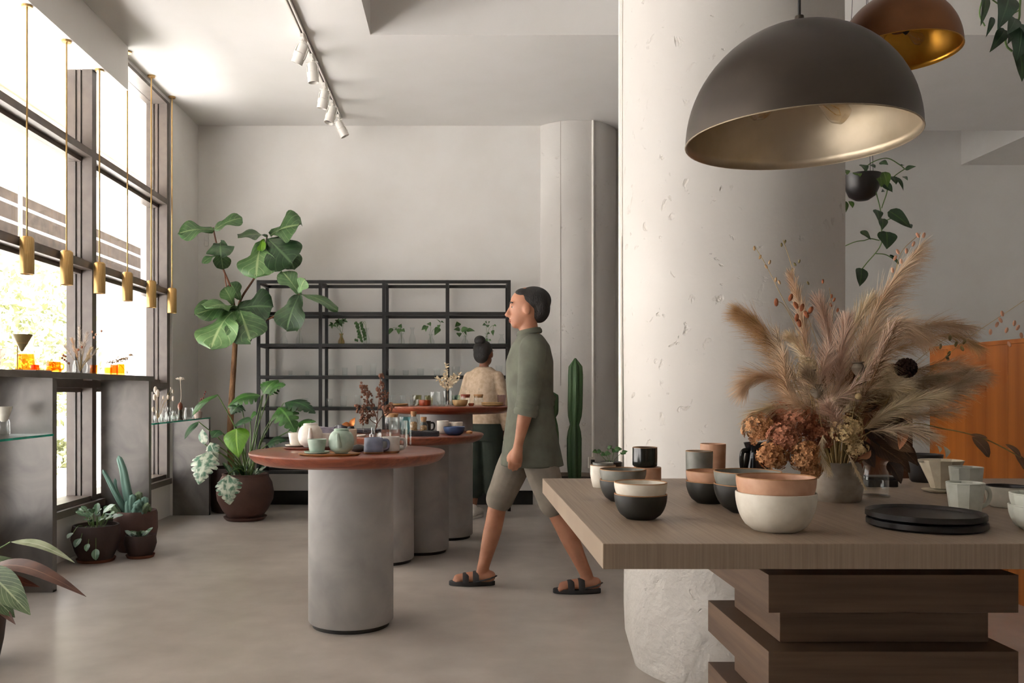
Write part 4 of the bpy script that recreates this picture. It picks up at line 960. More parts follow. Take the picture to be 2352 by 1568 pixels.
# cactus pair behind the oak table
KB = Vector((.985, 7.42, 0))
t = thing('column_cactus', 'two dark green column cacti in a wide round pot by the far column', 'potted cactus', KB)
part('pot', lathe([(0, 0), (.16, 0), (.18, .01), (.27, .13), (.318, .28), (.31, .385), (.295, .41), (.275, .41), (.28, .37), (0, .36)], 52), mat('greige pot', '8b7e71', '7c7064', rough=.7, scale=5, bump=.05), t); part('soil', lathe([(0, .385), (.275, .375)], 30), M_soil, t)
M_cer = mat('green cactus skin', '3b5a31', '2c4725', rough=.55, scale=10, stretch=(1, 1, .2), bump=.15, bscale=60)
def cereus(px, ytop, wpx, waist):
    d = 7.42; zt_ = H - (ytop - 897) / F * d; zw = H - (waist - 897) / F * d; r = wpx / F * d / 2; x = (px - 1060) / F * d - KB.x
    zs = []; rs = []
    for a, b, f in ((.37, zw, 1.0), (zw, zt_, 1.0)):
        for i in range(9):
            u = i / 8; zs.append(a + (b - a) * u)
            rs.append(r * (.62 + .38 * math.sqrt(min(1, u / .2)) if a > .4 else .85 + .15 * min(1, u / .3)) * (1 if b == zt_ and u < .8 else 1) * (math.sqrt(max(.01, 1 - ((u - .8) / .2) ** 2)) if (b == zt_ and u > .8) else (1 - .38 * max(0, (u - .82) / .18)) if b != zt_ else 1))
    q = [(x + .006 * sin(z * 5 + px), .02 * sin(px), z) for z in zs]
    part('stem', ribbed(q, rs, 6, 48, .3), M_cer, t, smooth=70)
cereus(1269, 899, 32, 958); cereus(1321, 822, 36, 975)

# leaves of a plant standing just left of the picture
SB = Vector((-2.06, 3.55, 0)); t = thing('stromanthe', 'striped-leaved plant reaching in at the lower left corner', 'potted plant', SB)
part('pot', lathe([(0, 0), (.11, 0), (.13, .1), (.145, .24), (.15, .26), (.135, .26), (.13, .22), (0, .21)], 36), M_potd, t); part('soil', lathe([(0, .235), (.132, .228)], 24), M_soil, t)
L_s1 = leafmat('striped pale leaf', '8f9878', 'c3c6ae', '6f7d58', veins=14, vs_=.4); L_s2 = leafmat('maroon leaf', '5d3a2a', '7c5641', '47291e', veins=14, vs_=.3); L_s3 = leafmat('striped green leaf', '566b45', '93a078', '3c5230', veins=10, vs_=.8); L_s4 = leafmat('red-brown leaf', '7a3b20', '9a5a3a', '642d17', veins=14, vs_=.3)
def spp(x, y, d): return P(x, y, d) - SB
for i, (b, e, w, nm, lm, dr) in enumerate([((24, 1244, 3.5), (172, 1292, 3.4), 24, (.2, -.5, .85), L_s1, .1), ((-30, 1305, 3.45), (198, 1370, 3.3), 36, (.1, -.6, .8), L_s2, .16), ((-40, 1322, 3.4), (92, 1348, 3.35), 26, (.1, -.7, .6), L_s4, .06),
      ((-40, 1300, 3.35), (70, 1412, 3.2), 62, (.2, -.8, .6), L_s3, .05), ((-30, 1360, 3.3), (36, 1434, 3.2), 22, (.2, -.8, .5), L_s2, .05), ((-60, 1290, 3.45), (60, 1300, 3.5), 30, (0, -.5, .9), L_s3, .08), ((-50, 1340, 3.3), (34, 1418, 3.22), 50, (.2, -.8, .6), L_s3, .06)]):
    bb = spp(*b); tt = spp(*e); part('leaf', leaf_mb(bb, tt, w / F * 3.4 * 1.1, prof_lance, nm, n=14, m=3, droop=dr, fold=.15, seed=i, wave=.02), lm, t)
    part('stalk', tube(bez([Vector((0, 0, .23)), (bb + Vector((0, 0, .25))) / 2 + Vector((-.03, 0, .05)), bb], 5), .003, 6), M_stalk, t)

# ---- sprigs in the shelf vases
L_pot = leafmat('pothos leaf', '476f37', '6d8f52', '385a2b', veins=5, vs_=.2)
def sprig(px, label, leaves, stems, prof=prof_heart, nm0=(0, -1, .3)):
    v, h = SV[px]; s = thing('plant_cutting', label, 'cutting', v + Vector((0, 0, .004)), group='green cuttings on the plant shelf')
    rel = lambda x, y, d=8.28: P(x, y, d) - v - Vector((0, 0, .004))
    for pts in stems: part('stem', tube(bez([(0, 0, .004)] + [rel(*p) for p in pts], 5), .0016, 5), M_stalk, s)
    for i, (bx, by, tx, ty, w) in enumerate(leaves):
        part('leaf', leaf_mb(rel(bx, by), rel(tx, ty, 8.24), w / F * 8.3 * 1.15, prof, (nm0[0] + .3 * sin(i * 2.2), -1, nm0[2]), n=8, m=2, fold=.12, seed=i), L_pot, s)
sprig(688, 'single hanging leaf cutting in the far left bay', [(684, 742, 683, 750, 6), (683, 748, 682, 762, 9)], [[(688, 752), (684, 742)]])
sprig(784, 'schefflera cutting in the amber bottle', [(779, 741, 779 + 13 * cos(a), 741 + 11 * sin(a), 6) for a in (.1, 1.0, 1.9, 2.9, 3.8, 4.7, 5.5)] + [(764, 746, 764 + 10 * cos(a), 746 + 9 * sin(a), 5) for a in (.5, 1.7, 2.9, 4.0)] + [(790, 738, 790 + 9 * cos(a), 738 + 8 * sin(a), 5) for a in (-.9, .2, 4.3)], [[(786, 770), (780, 752), (779, 741)], [(784, 765), (774, 752), (764, 746)], [(786, 765), (788, 745), (790, 738)]], prof_lance)
sprig(842, 'bushy trailing cutting hanging over its flask', [(818 + 22 * ((i * 37) % 29) / 29, 738 + 44 * ((i * 17) % 31) / 31, 818 + 22 * ((i * 37) % 29) / 29 + 4 * sin(i), 738 + 44 * ((i * 17) % 31) / 31 + 6, 5) for i in range(46)], [[(840, 752), (832, 738), (824, 748), (821, 780)], [(840, 752), (834, 740), (829, 750), (828, 778)], [(841, 750), (838, 738), (834, 745), (834, 772)]], prof_oval)
sprig(922, 'pothos cutting with a leaf reaching left', [(901, 754, 893, 768, 9), (918, 752, 922, 743, 9), (918, 754, 916, 768, 11), (922, 757, 930, 762, 10), (912, 755, 906, 758, 5)], [[(921, 768), (917, 755), (905, 752), (901, 754)], [(922, 765), (919, 754)]])
sprig(990, 'swiss cheese vine cutting with upright runner', [(980, 749, 968, 758, 10), (983, 742, 990, 748, 10), (981, 748, 978, 762, 8), (1008, 752, 998, 770, 13), (1006, 752, 1012, 746, 8), (1013, 738, 1020, 741, 4), (1011, 740, 1002, 733, 2)], [[(987, 770), (990, 752), (985, 744)], [(990, 770), (996, 756), (1008, 752), (1012, 738)]])
sprig(1068, 'broad-leaved cutting in the squat vase', [(1052, 749, 1049, 738, 13), (1056, 756, 1042, 757, 9), (1060, 758, 1078, 755, 12), (1054, 764, 1055, 774, 11), (1072, 758, 1091, 760, 9), (1068, 760, 1072, 770, 5)], [[(1068, 772), (1060, 760), (1052, 749)], [(1069, 770), (1072, 758)]])
sprig(1118, 'small-leaved vine cutting in the slim vase', [(1116, 745, 1108, 747, 7), (1118, 746, 1121, 752, 9), (1118, 742, 1117, 736, 6), (1122, 742, 1126, 738, 5), (1133, 747, 1140, 749, 6), (1132, 758, 1133, 771, 7), (1124, 764, 1118, 768, 5), (1112, 778, 1106, 784, 8), (1116, 778, 1120, 786, 7), (1122, 780, 1128, 783, 6)], [[(1118, 770), (1117, 752), (1118, 743)], [(1119, 770), (1124, 754), (1133, 747), (1132, 758)], [(1118, 772), (1114, 776), (1110, 780)]])

# ---- hanging plants
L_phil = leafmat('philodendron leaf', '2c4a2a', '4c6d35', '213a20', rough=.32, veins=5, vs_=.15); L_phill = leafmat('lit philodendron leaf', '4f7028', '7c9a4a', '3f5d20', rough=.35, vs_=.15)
HB = Vector((2.265, 4.8, 2.26)); t = thing('hanging_philodendron', 'black half-round hanging planter with trailing heart leaves', 'hanging plant', HB)
part('pot', lathe([(0, -.035), (.035, -.033), (.07, -.01), (.092, .04), (.1, .10), (.101, .108), (.095, .108), (.085, .05), (0, .03)], 40), G_pblk, t); part('soil', lathe([(0, .095), (.094, .09)], 24), M_soil, t)
for a in (.5, 2.6, 4.7): part('cord', tube([(.098 * cos(a), .098 * sin(a), .105), (.0, .0, 4.42 - HB.z)], .0015, 5), M_black, t)
def hp(x, y, d=4.75): return P(x, y, d) - HB
def vine(pts, r=.003): part('vine', tube(bez(pts, 6), r, 6), M_stalk, t)
vine([(.0, 0, .1), hp(1995, 378), hp(2035, 363), hp(2066, 378), hp(2078, 388)]); vine([hp(2078, 388), hp(2060, 400), hp(2046, 412)]); vine([(.07, -.03, .1), hp(2010, 430), hp(2022, 480), hp(2023, 510), hp(2024, 560), hp(1990, 605), hp(1976, 622)])
vine([(.08, 0, .1), hp(2038, 430), hp(2025, 478)]); vine([hp(2020, 552), hp(2000, 548), hp(1985, 552), hp(1965, 555), hp(1940, 565)]); vine([hp(2010, 582), hp(2035, 585), hp(2060, 600)]); vine([hp(2026, 510), hp(2050, 500)])
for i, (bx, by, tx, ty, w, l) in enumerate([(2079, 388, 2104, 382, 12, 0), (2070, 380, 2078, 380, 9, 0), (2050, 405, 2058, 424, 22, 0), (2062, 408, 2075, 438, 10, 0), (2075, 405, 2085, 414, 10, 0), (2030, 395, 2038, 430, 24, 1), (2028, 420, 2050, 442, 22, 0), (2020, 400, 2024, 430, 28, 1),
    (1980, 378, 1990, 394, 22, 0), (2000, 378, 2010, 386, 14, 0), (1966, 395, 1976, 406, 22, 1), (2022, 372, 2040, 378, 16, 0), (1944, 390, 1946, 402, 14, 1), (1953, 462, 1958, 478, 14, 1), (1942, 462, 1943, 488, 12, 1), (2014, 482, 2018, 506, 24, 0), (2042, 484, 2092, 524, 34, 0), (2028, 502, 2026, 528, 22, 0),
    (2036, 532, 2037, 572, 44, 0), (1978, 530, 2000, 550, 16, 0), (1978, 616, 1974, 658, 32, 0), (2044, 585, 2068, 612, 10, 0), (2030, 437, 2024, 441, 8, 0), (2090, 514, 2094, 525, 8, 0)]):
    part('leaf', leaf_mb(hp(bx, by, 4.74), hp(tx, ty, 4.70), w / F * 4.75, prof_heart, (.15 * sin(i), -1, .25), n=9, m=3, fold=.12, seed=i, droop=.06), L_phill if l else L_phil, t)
HB = Vector((1.66, 2.55, 2.62)); t = thing('hanging_pothos', 'trailing heart-leaved plant at the top right corner', 'hanging plant', HB)
part('pot', lathe([(0, 0), (.05, .002), (.085, .03), (.1, .09), (.1, .1), (.094, .1), (.085, .05), (0, .04)], 36), G_pblk, t); part('soil', lathe([(0, .088), (.094, .083)], 20), M_soil, t)
for a in (.5, 2.6, 4.7): part('cord', tube([(.098 * cos(a), .098 * sin(a), .098), (0, 0, 4.42 - HB.z)], .0015, 5), M_black, t)
def hp(x, y, d=2.5): return P(x, y, d) - HB
vine([(.0, -.08, .1), hp(2300, -120, 2.45), hp(2340, -30), hp(2342, 20), hp(2338, 50), hp(2312, 85), hp(2312, 105), hp(2325, 118)]); vine([(-.06, -.06, .1), hp(2290, -120), hp(2262, -20), hp(2250, 30), hp(2262, 60)], .002); vine([hp(2280, 0), hp(2300, 14)], .002); vine([hp(2340, 24), hp(2325, 33)], .002)
for i, (bx, by, tx, ty, w) in enumerate([(2318, -10, 2292, 68, 50), (2262, -12, 2252, 60, 22), (2332, 42, 2312, 80, 34), (2308, 68, 2273, 120, 30), (2345, 55, 2335, 140, 60), (2340, 112, 2347, 188, 36), (2280, 40, 2264, 86, 14), (2320, 75, 2314, 102, 18), (2350, 60, 2362, 100, 40)]):
    part('leaf', leaf_mb(hp(bx, by, 2.5), hp(tx, ty, 2.44), w / F * 2.5, prof_heart, (.15 * sin(i), -1, .3), n=10, m=3, fold=.12, seed=i, droop=.06), leafmat('blue-green pothos leaf', '3d5a45', '5d7a5e', '2f4836', veins=5, vs_=.1) if i % 2 == 0 else L_phil, t)
# ------------------------------------------------------------------ dried bouquet on the oak table
def fibre(mb, p, d, L, w, droop, rr, seg=4):
    d = d.normalized(); side = d.cross(Vector((rr.uniform(-1, 1), rr.uniform(-1, 1), rr.uniform(-1, 1))))
    if side.length < 1e-3: side = d.orthogonal()
    side.normalize(); vs = []; q = p.copy(); st = L / seg
    for i in range(seg + 1):
        ww = w * (1 - .75 * i / seg)
        vs += [q - side * ww * .5, q + side * ww * .5]
        d = (d + droop * (1 / seg)).normalized(); q = q + d * st
    mb.add(vs, [(2 * i, 2 * i + 1, 2 * i + 3, 2 * i + 2) for i in range(seg)])
def plume(t, pts, L, n, m, sweep=(0, 0, 0), spread=.55, droop=(0, 0, -.5), seed=0, w=.0012, stem=None, t0=.0, name='plume'):
    rr = random.Random(seed); q = bez(pts, 10); mb = MB(); k = len(q) - 1; sw = Vector(sweep); dv = Vector(droop)
    if stem is not None: part('stem', tube(bez([stem[0], stem[1], q[0]], 6), .0016, 5), M_straw, t)
    mb.tube(q, [.0018 * (1 - .7 * i / k) for i in range(k + 1)], 5)
    for _ in range(n):
        u = t0 + (1 - t0) * rr.random() ** .9; i = min(k - 1, int(u * k)); f = u * k - i
        p = q[i].lerp(q[i + 1], f); tg = (q[min(i + 2, k)] - q[max(i - 1, 0)]).normalized()
        rd = Vector((rr.gauss(0, 1), rr.gauss(0, 1), rr.gauss(0, 1))); rd = (rd - tg * rd.dot(tg)).normalized()
        ln = L * rr.uniform(.55, 1.05) * (.45 + .55 * sin(PI * min(1, u * .85 + .12)))
        fibre(mb, p, tg + rd * spread * rr.uniform(.4, 1.3) + sw * rr.uniform(.3, 1.1), ln, w, dv * rr.uniform(.4, 1.3), rr)
    o = part(name, mb, m, t, smooth=0); return o
M_straw = mat('dry straw', 'b39a6c', '98804f', rough=.8, scale=20)
def fm(n, a, b): return mat(n, a, b, rough=.85, scale=14, spec=.2)
F_tan = fm('tan plume', 'e2c9ad', 'c4a585'); F_pink = fm('pinkish plume', 'dcc2b0', 'c2a28c'); F_gold = fm('golden plume', 'd3b288', 'b79466'); F_cream = fm('cream plume', 'e6d6b8', 'd0bb97'); F_grey = fm('greige plume', 'c9b59c', 'ab957c'); F_brown = fm('brown grass', '8a6a4c', '6b4e36')
bq = thing('dried_bouquet', 'large dried bouquet of pampas grass, hydrangea and seed heads', 'bouquet', VB + Vector((0, 0, .012)))
OB = VB + Vector((0, 0, .012))
def bp(x, y, d=2.24): return P(x, y, d) - OB
mouth = Vector((0, 0, .06)); low = lambda x: Vector((x * .04, 0, .11))
PL = [ # spine px (x,y,d), length, count, material, sweep, droop
 ([(1978, 850, 2.24), (1992, 760, 2.24), (2042, 660, 2.25), (2112, 568, 2.26)], .085, 620, F_tan, (.55, 0, -.05), (.3, 0, -.5)),
 ([(1972, 850, 2.2), (2000, 775, 2.19), (2062, 742, 2.18), (2125, 775, 2.16)], .085, 560, F_tan, (.3, 0, -.1), (.2, 0, -.8)),
 ([(1970, 870, 2.17), (2000, 830, 2.15), (2030, 850, 2.13), (2052, 900, 2.12)], .06, 260, F_cream, (.2, 0, -.2), (.2, 0, -.8)),
 ([(1822, 872, 2.25), (1782, 800, 2.25), (1742, 748, 2.25), (1700, 718, 2.25)], .08, 560, F_gold, (-.55, 0, .15), (-.3, 0, -.3)),
 ([(1840, 920, 2.2), (1780, 870, 2.2), (1730, 870, 2.2), (1705, 900, 2.2)], .07, 330, F_tan, (-.3, 0, 0), (-.2, 0, -.4)),
 ([(1860, 900, 2.24), (1852, 800, 2.25), (1838, 710, 2.26), (1816, 632, 2.27)], .045, 420, F_tan, (0, 0, .3), (-.1, 0, .1)),
 ([(1900, 890, 2.22), (1905, 800, 2.24), (1896, 740, 2.25), (1880, 690, 2.26)], .06, 380, F_pink, (0, 0, .4), (0, 0, 0)),
 ([(1938, 880, 2.28), (1952, 780, 2.3), (1978, 720, 2.3), (2004, 690, 2.3)], .06, 380, F_cream, (.1, 0, .3), (.1, 0, -.1)),
 ([(2000, 965, 2.2), (2085, 925, 2.18), (2160, 900, 2.17), (2232, 868, 2.16)], .085, 420, F_grey, (.4, 0, 0), (.3, 0, -.25)),
 ([(1985, 985, 2.14), (2040, 945, 2.12), (2105, 918, 2.11), (2162, 906, 2.1)], .06, 420, F_cream, (.35, 0, 0), (.2, 0, -.3)),
 ([(2010, 905, 2.3), (2100, 880, 2.3), (2190, 855, 2.3), (2255, 862, 2.3)], .08, 330, F_grey, (.4, 0, 0), (.3, 0, -.4)),
 ([(2000, 830, 2.32), (2080, 770, 2.33), (2150, 745, 2.33), (2230, 752, 2.33)], .08, 300, F_tan, (.4, 0, -.1), (.3, 0, -.5)),
 ([(1985, 840, 2.34), (2090, 790, 2.36), (2190, 770, 2.37), (2245, 800, 2.37)], .07, 240, F_gold, (.3, 0, 0), (.2, 0, -.5)),
 ([(1850, 960, 2.2), (1790, 935, 2.18), (1745, 945, 2.17), (1722, 975, 2.16)], .06, 260, F_cream, (-.3, 0, -.1), (-.2, 0, -.4)),
 ([(1880, 900, 2.3), (1862, 840, 2.31), (1835, 795, 2.32), (1812, 775, 2.32)], .05, 330, F_cream, (-.2, 0, .2), (0, 0, 0)),
 ([(1925, 910, 2.2), (1930, 840, 2.18), (1938, 780, 2.17), (1945, 735, 2.17)], .06, 330, F_pink, (0, 0, .3), (.05, 0, 0)),
 ([(2000, 990, 2.1), (2080, 985, 2.07), (2140, 1000, 2.06)], .06, 200, F_grey, (.3, 0, 0), (.2, 0, -.4)),
 ([(1890, 1000, 2.1), (1885, 1045, 2.08), (1905, 1085, 2.075), (1935, 1120, 2.08)][:3], .03, 130, F_cream, (.1, 0, -.3), (0, 0, -.5)),
 ([(1950, 1045, 2.12), (1968, 1080, 2.11), (1988, 1122, 2.12)], .012, 160, F_cream, (.0, 0, -.4), (0, 0, -.3)),
 ([(1870, 930, 2.24), (1880, 880, 2.3), (1925, 850, 2.36)], .07, 300, F_brown, (0, 0, .2), (0, 0, 0)),
 ([(1950, 960, 2.26), (2000, 930, 2.28), (2030, 890, 2.3)], .06, 300, F_brown, (.2, 0, .1), (0, 0, -.2)),
 ([(1900, 940, 2.14), (1880, 900, 2.1), (1850, 850, 2.08)], .05, 260, F_grey, (-.1, 0, .2), (0, 0, 0)),
 ([(1940, 1000, 2.12), (1920, 960, 2.08), (1900, 930, 2.06)], .05, 220, F_pink, (0, 0, .1), (0, 0, -.2))]
PL += [([(1890 + 40 * sin(k * 1.9), 960 + 25 * cos(k * 2.7), 2.2 + .06 * sin(k)), (1905 + 95 * sin(k * 2.399), 890 + 30 * cos(k * 1.3), 2.2 + .1 * sin(k * 1.7)), (1935 + 150 * sin(k * 2.399), 815 + 75 * cos(k * 1.1), 2.2 + .13 * sin(k * 1.7))], .065, 170, [F_tan, F_cream, F_grey, F_pink, F_brown][k % 5], (.25 * sin(k * 2.399), 0, .1), (.3 * sin(k * 2.399), 0, -.3)) for k in range(16)]
PL += [([(1990, 900 + 12 * k, 2.2 + .03 * k), (2080, 880 + 18 * k - 40 * (k % 2), 2.2 + .04 * k), (2170 + 30 * (k % 3), 860 + 20 * k - 50 * (k % 2), 2.18 + .04 * k)], .075, 190, [F_grey, F_tan, F_cream][k % 3], (.35, 0, 0), (.3, 0, -.4)) for k in range(5)]
for i, (sp, Lf, n, m, sw, dr) in enumerate(PL):
    pts = [bp(*p) for p in sp]
    plume(bq, pts, Lf * 1.2, int(n * 2.3), m, sw, .75, dr, seed=i, w=.0014, stem=(Vector((pts[0].x * .12, pts[0].y * .1, .03)), Vector((pts[0].x * .45, pts[0].y * .4, .12 + .2 * max(0, pts[0].z - .1)))))
# hydrangea heads
H_or = mat('orange hydrangea', 'd2a070', 'b0784c', rough=.8, scale=25); H_ru = mat('rust hydrangea', 'c48667', 'a06448', rough=.8, scale=25); H_cr = mat('cream cluster', 'd2b98c', 'b99d6c', rough=.85, scale=25)
def florets(c, r, n, m, seed, name='hydrangea_head', fs=.0085):
    rr = random.Random(seed); mb = MB()
    for _ in range(n):
        d = Vector((rr.gauss(0, 1), rr.gauss(0, 1) - .3, rr.gauss(0, 1))).normalized(); p = c + d * r * rr.uniform(.45, 1.12)
        u = d.orthogonal().normalized(); v = d.cross(u); a0 = rr.uniform(0, 6)
        for k in range(4):
            a = a0 + k * PI / 2; e = u * cos(a) + v * sin(a); f = u * -sin(a) + v * cos(a); s = fs * rr.uniform(.7, 1.2)
            mb.add([p, p + e * s * .6 + f * s * .42 + d * s * .3, p + e * s * 1.1 + d * s * .2, p + e * s * .6 - f * s * .42 + d * s * .3], [(0, 1, 2, 3)])
    o = part(name, mb, m, bq, smooth=0); part('stem', tube(bez([Vector((c.x * .12, c.y * .1, .03)), Vector((c.x * .5, c.y * .5, .12)), c], 5), .0018, 5), M_straw, bq); return o
for i, (x, y, d, r, m) in enumerate([(1742, 985, 2.16, 40, H_or), (1800, 1005, 2.12, 42, H_ru), (1775, 1045, 2.12, 38, H_or), (1848, 1045, 2.1, 40, H_or), (1838, 968, 2.16, 42, H_ru), (1862, 1075, 2.1, 26, H_or), (1790, 955, 2.2, 36, H_ru), (1880, 1000, 2.16, 40, H_ru)]):
    florets(bp(x, y, d), r * .86 / F * d, 240, m, 40 + i)
florets(bp(1945, 985, 2.1), .038, 170, H_cr, 60, 'cream_cluster', .007); florets(bp(1968, 1030, 2.11), .026, 90, H_cr, 61, 'cream_cluster', .006); florets(bp(1850, 845, 2.16), .032, 110, F_cream, 62, 'cream_cluster', .008)
# pods, cone, leaves, seed sprays
M_pod = mat('poppy pod', '8b8071', '6e6456', rough=.8, scale=30)
for i, (x, y, d) in enumerate([(1971, 848, 2.12), (1861, 866, 2.12), (1876, 900, 2.1)]):
    p = bp(x, y, d); o = part('poppy_pod', lathe([(0, -.016), (.006, -.015), (.014, -.004), (.0155, .004), (.012, .012), (.009, .0145), (.014, .017), (.0145, .019), (0, .018)], 14, c=p), M_pod, bq, smooth=30)
    part('stem', tube(bez([Vector((p.x * .2, p.y * .2, .04)), Vector((p.x * .7, p.y * .7, p.z * .6)), p - Vector((0, 0, .014))], 5), .0013, 5), M_straw, bq)
part('seed_ball', MB().sph(bp(1972, 910, 2.1), .0085, 12, 8), H_cr, bq)
cn = bp(2081, 845, 2.2); mb = MB(); rr = random.Random(77)
for k in range(90):
    z = 1 - 2 * (k + .5) / 90; a = k * 2.4; q = cn + Vector((cos(a) * math.sqrt(1 - z * z) * .024, sin(a) * math.sqrt(1 - z * z) * .02, z * .022)); mb.sph(q, .0055, 6, 4)
part('banksia_cone', mb, mat('dark cone', '3b2019', '28140f', rough=.9, scale=30), bq); part('stem', tube(bez([Vector((.02, 0, .04)), Vector((.08, 0, .16)), cn], 5), .002, 5), M_straw, bq)
L_dk = leafmat('dark dried leaf', '3a2a20', '55402f', '2a1d15', rough=.7); L_cop = leafmat('copper dried leaf', 'b27754', 'c69273', '9c6443', rough=.6); L_bro = leafmat('brown dried leaf', '5f452f', '7d6044', '4a3422', rough=.7); L_wh = leafmat('white papery leaf', 'c9c7b2', 'd9d7c6', 'b7b5a0', rough=.6)
for i, (bx, by, tx, ty, d, w, lm) in enumerate([(1985, 980, 2040, 1040, 2.18, 40, L_dk), (1990, 1000, 2060, 1000, 2.2, 36, L_dk), (2000, 1010, 2075, 1060, 2.16, 42, L_bro), (1970, 1010, 2010, 1075, 2.15, 36, L_dk), (2030, 1030, 2090, 1085, 2.2, 40, L_bro), (2010, 960, 2100, 985, 2.25, 34, L_dk), (1960, 940, 2020, 930, 2.3, 36, L_dk),
     (1940, 930, 1990, 870, 2.32, 36, L_dk), (2068, 975, 2066, 1032, 2.1, 28, L_cop), (2000, 1035, 1970, 1050, 2.1, 20, L_cop), (2030, 1000, 2100, 1040, 2.12, 30, L_bro), (2040, 1060, 2070, 1110, 2.16, 34, L_dk), (2090, 985, 2150, 1000, 2.15, 20, L_dk), (2150, 1022, 2158, 1040, 2.1, 12, L_wh), (2168, 1024, 2172, 1052, 2.1, 16, L_wh), (1880, 960, 1840, 930, 2.3, 30, L_bro), (1910, 1010, 1870, 1040, 2.25, 34, L_dk), (1935, 1000, 1960, 950, 2.3, 40, L_dk), (2050, 1010, 2110, 1070, 2.24, 34, L_bro)]):
    part('dried_leaf', leaf_mb(bp(bx, by, d), bp(tx, ty, d - .03), w / F * d, prof_lance, (.3 * sin(i * 2), -1, .4 * cos(i)), n=9, m=2, fold=.3, wave=.06, seed=i), lm, bq)
S_r = mat('rust seed head', 'a5623f', '874a2c', rough=.8, scale=40); S_p = mat('pale seed head', 'b99a72', '9c7c54', rough=.8, scale=40); S_g = mat('olive seed head', '8a7c50', '6f623c', rough=.8, scale=40); S_k = mat('pink seed head', 'c99a80', 'b28066', rough=.8, scale=40)
def spray(root, pts, seeds, m, s=.006, d=2.24):
    o = part('seed_spray', tube(bez([Vector((.02 * root, 0, .05))] + [bp(x, y, d) for x, y in pts], 6), .0008, 4), M_straw, bq)
    for i, (x, y) in enumerate(seeds):
        p = bp(x, y, d + .01 * sin(i * 2)); a = rad(30 * sin(i * 2.3))
        part('seed_head', MB().sph((0, 0, 0), (s * .62, s * .55, s * 1.15), 8, 6, M=Matrix.Translation(p) @ Matrix.Rotation(a, 4, 'Y')), m, o)
spray(-1, [(1880, 850), (1800, 690), (1760, 610), (1733, 565)], [(1733, 570), (1746, 590), (1760, 612), (1768, 602), (1782, 642), (1790, 648)], S_p, .0058, 2.3); spray(-.6, [(1890, 840), (1845, 700), (1815, 600), (1798, 550)], [(1795, 562), (1803, 555), (1826, 607), (1836, 600), (1820, 620), (1856, 650)], S_g, .005, 2.3)
spray(-1, [(1850, 820), (1825, 745), (1800, 700), (1785, 692)], [(1783, 694), (1816, 683), (1828, 701), (1842, 706), (1830, 729), (1852, 722), (1862, 712), (1836, 742)], S_r, .0095, 2.22); spray(.3, [(1915, 800), (1912, 720), (1905, 660)], [(1910, 680), (1916, 688), (1908, 700), (1924, 712), (1890, 646)], S_r, .0055, 2.3)
spray(1, [(2000, 800), (2050, 650), (2070, 580), (2115, 535)], [(2082, 576), (2098, 560), (2108, 540), (2122, 540), (2088, 600), (2062, 578), (2056, 592), (2070, 600), (2050, 620)], S_k, .007, 2.3); spray(1, [(1995, 990), (2060, 930), (2200, 795), (2352, 690)], [(2275, 762), (2290, 745), (2298, 735), (2312, 758), (2330, 742), (2318, 790), (2338, 752), (2346, 770), (2302, 720)], S_k, .007, 2.2)
spray(1, [(2040, 900), (2140, 800), (2190, 770)], [(2182, 776), (2196, 790), (2210, 800), (2180, 812), (2160, 795), (2176, 822), (2215, 785)], S_g, .007, 2.3)
tw = part('twig', tube(bez([Vector((.03, 0, .06)), bp(2070, 980, 2.1), bp(2170, 985, 2.06), bp(2262, 1008, 2.05), bp(2345, 1050, 2.04)], 6), .0016, 5), S_g, bq)
for i, (bx, by, tx, ty, w) in enumerate([(2232, 1003, 2272, 1050, 30), (2228, 998, 2268, 1006, 9), (2310, 1020, 2345, 1050, 14), (2330, 1040, 2352, 1078, 18)]):
    part('dried_leaf', leaf_mb(bp(bx, by, 2.05), bp(tx, ty, 2.04), w / F * 2.05, prof_oval, (.2, -1, .3), n=9, m=2, seed=i), L_bro, bq)

# ---- brown dried branch on the front round table
t = thing('dried_branch', 'brown dried berry branch in the ribbed vase', 'branch', VT + Vector((0, 0, .006))); OBr = VT + Vector((0, 0, .006))
M_brn = mat('brown dried berries', '8a5f48', '6b4433', rough=.8, scale=30, bump=.3)
def rp_(x, y, d=4.42): return P(x, y, d) - OBr
rr = random.Random(12)
for pts, cl in [([(866, 970), (868, 940), (872, 905), (874, 860)], [(874, 862, 6), (876, 880, 9), (880, 900, 13), (872, 910, 10), (884, 915, 10), (874, 928, 8), (868, 895, 6)]),
                ([(866, 970), (860, 945), (848, 925), (836, 890)], [(836, 888, 11), (842, 897, 13), (846, 908, 11), (834, 902, 8), (851, 930, 9), (842, 922, 8)]),
                ([(866, 975), (852, 965), (838, 945), (822, 932)], [(820, 934, 9), (827, 942, 12), (838, 938, 10), (835, 957, 12), (847, 955, 12), (830, 966, 9), (857, 950, 10), (845, 966, 9)]),
                ([(868, 970), (878, 955), (886, 940), (892, 930)], [(884, 938, 8), (894, 936, 10), (888, 946, 9), (899, 930, 7)])]:
    br = part('twig', tube(bez([(0, 0, .01), (0, 0, .08)] + [rp_(*p) for p in pts], 5), .0022, 6), MATS['red-brown twig'], t)
    for (x, y, r) in cl:
        c = rp_(x, y); mb = MB()
        for k in range(14): mb.sph(c + Vector((rr.gauss(0, 1), rr.gauss(0, 1), rr.gauss(0, 1))) * r / F * 4.4 * .42, rr.uniform(.0045, .0075), 7, 5)
        part('berry_cluster', mb, M_brn, br)
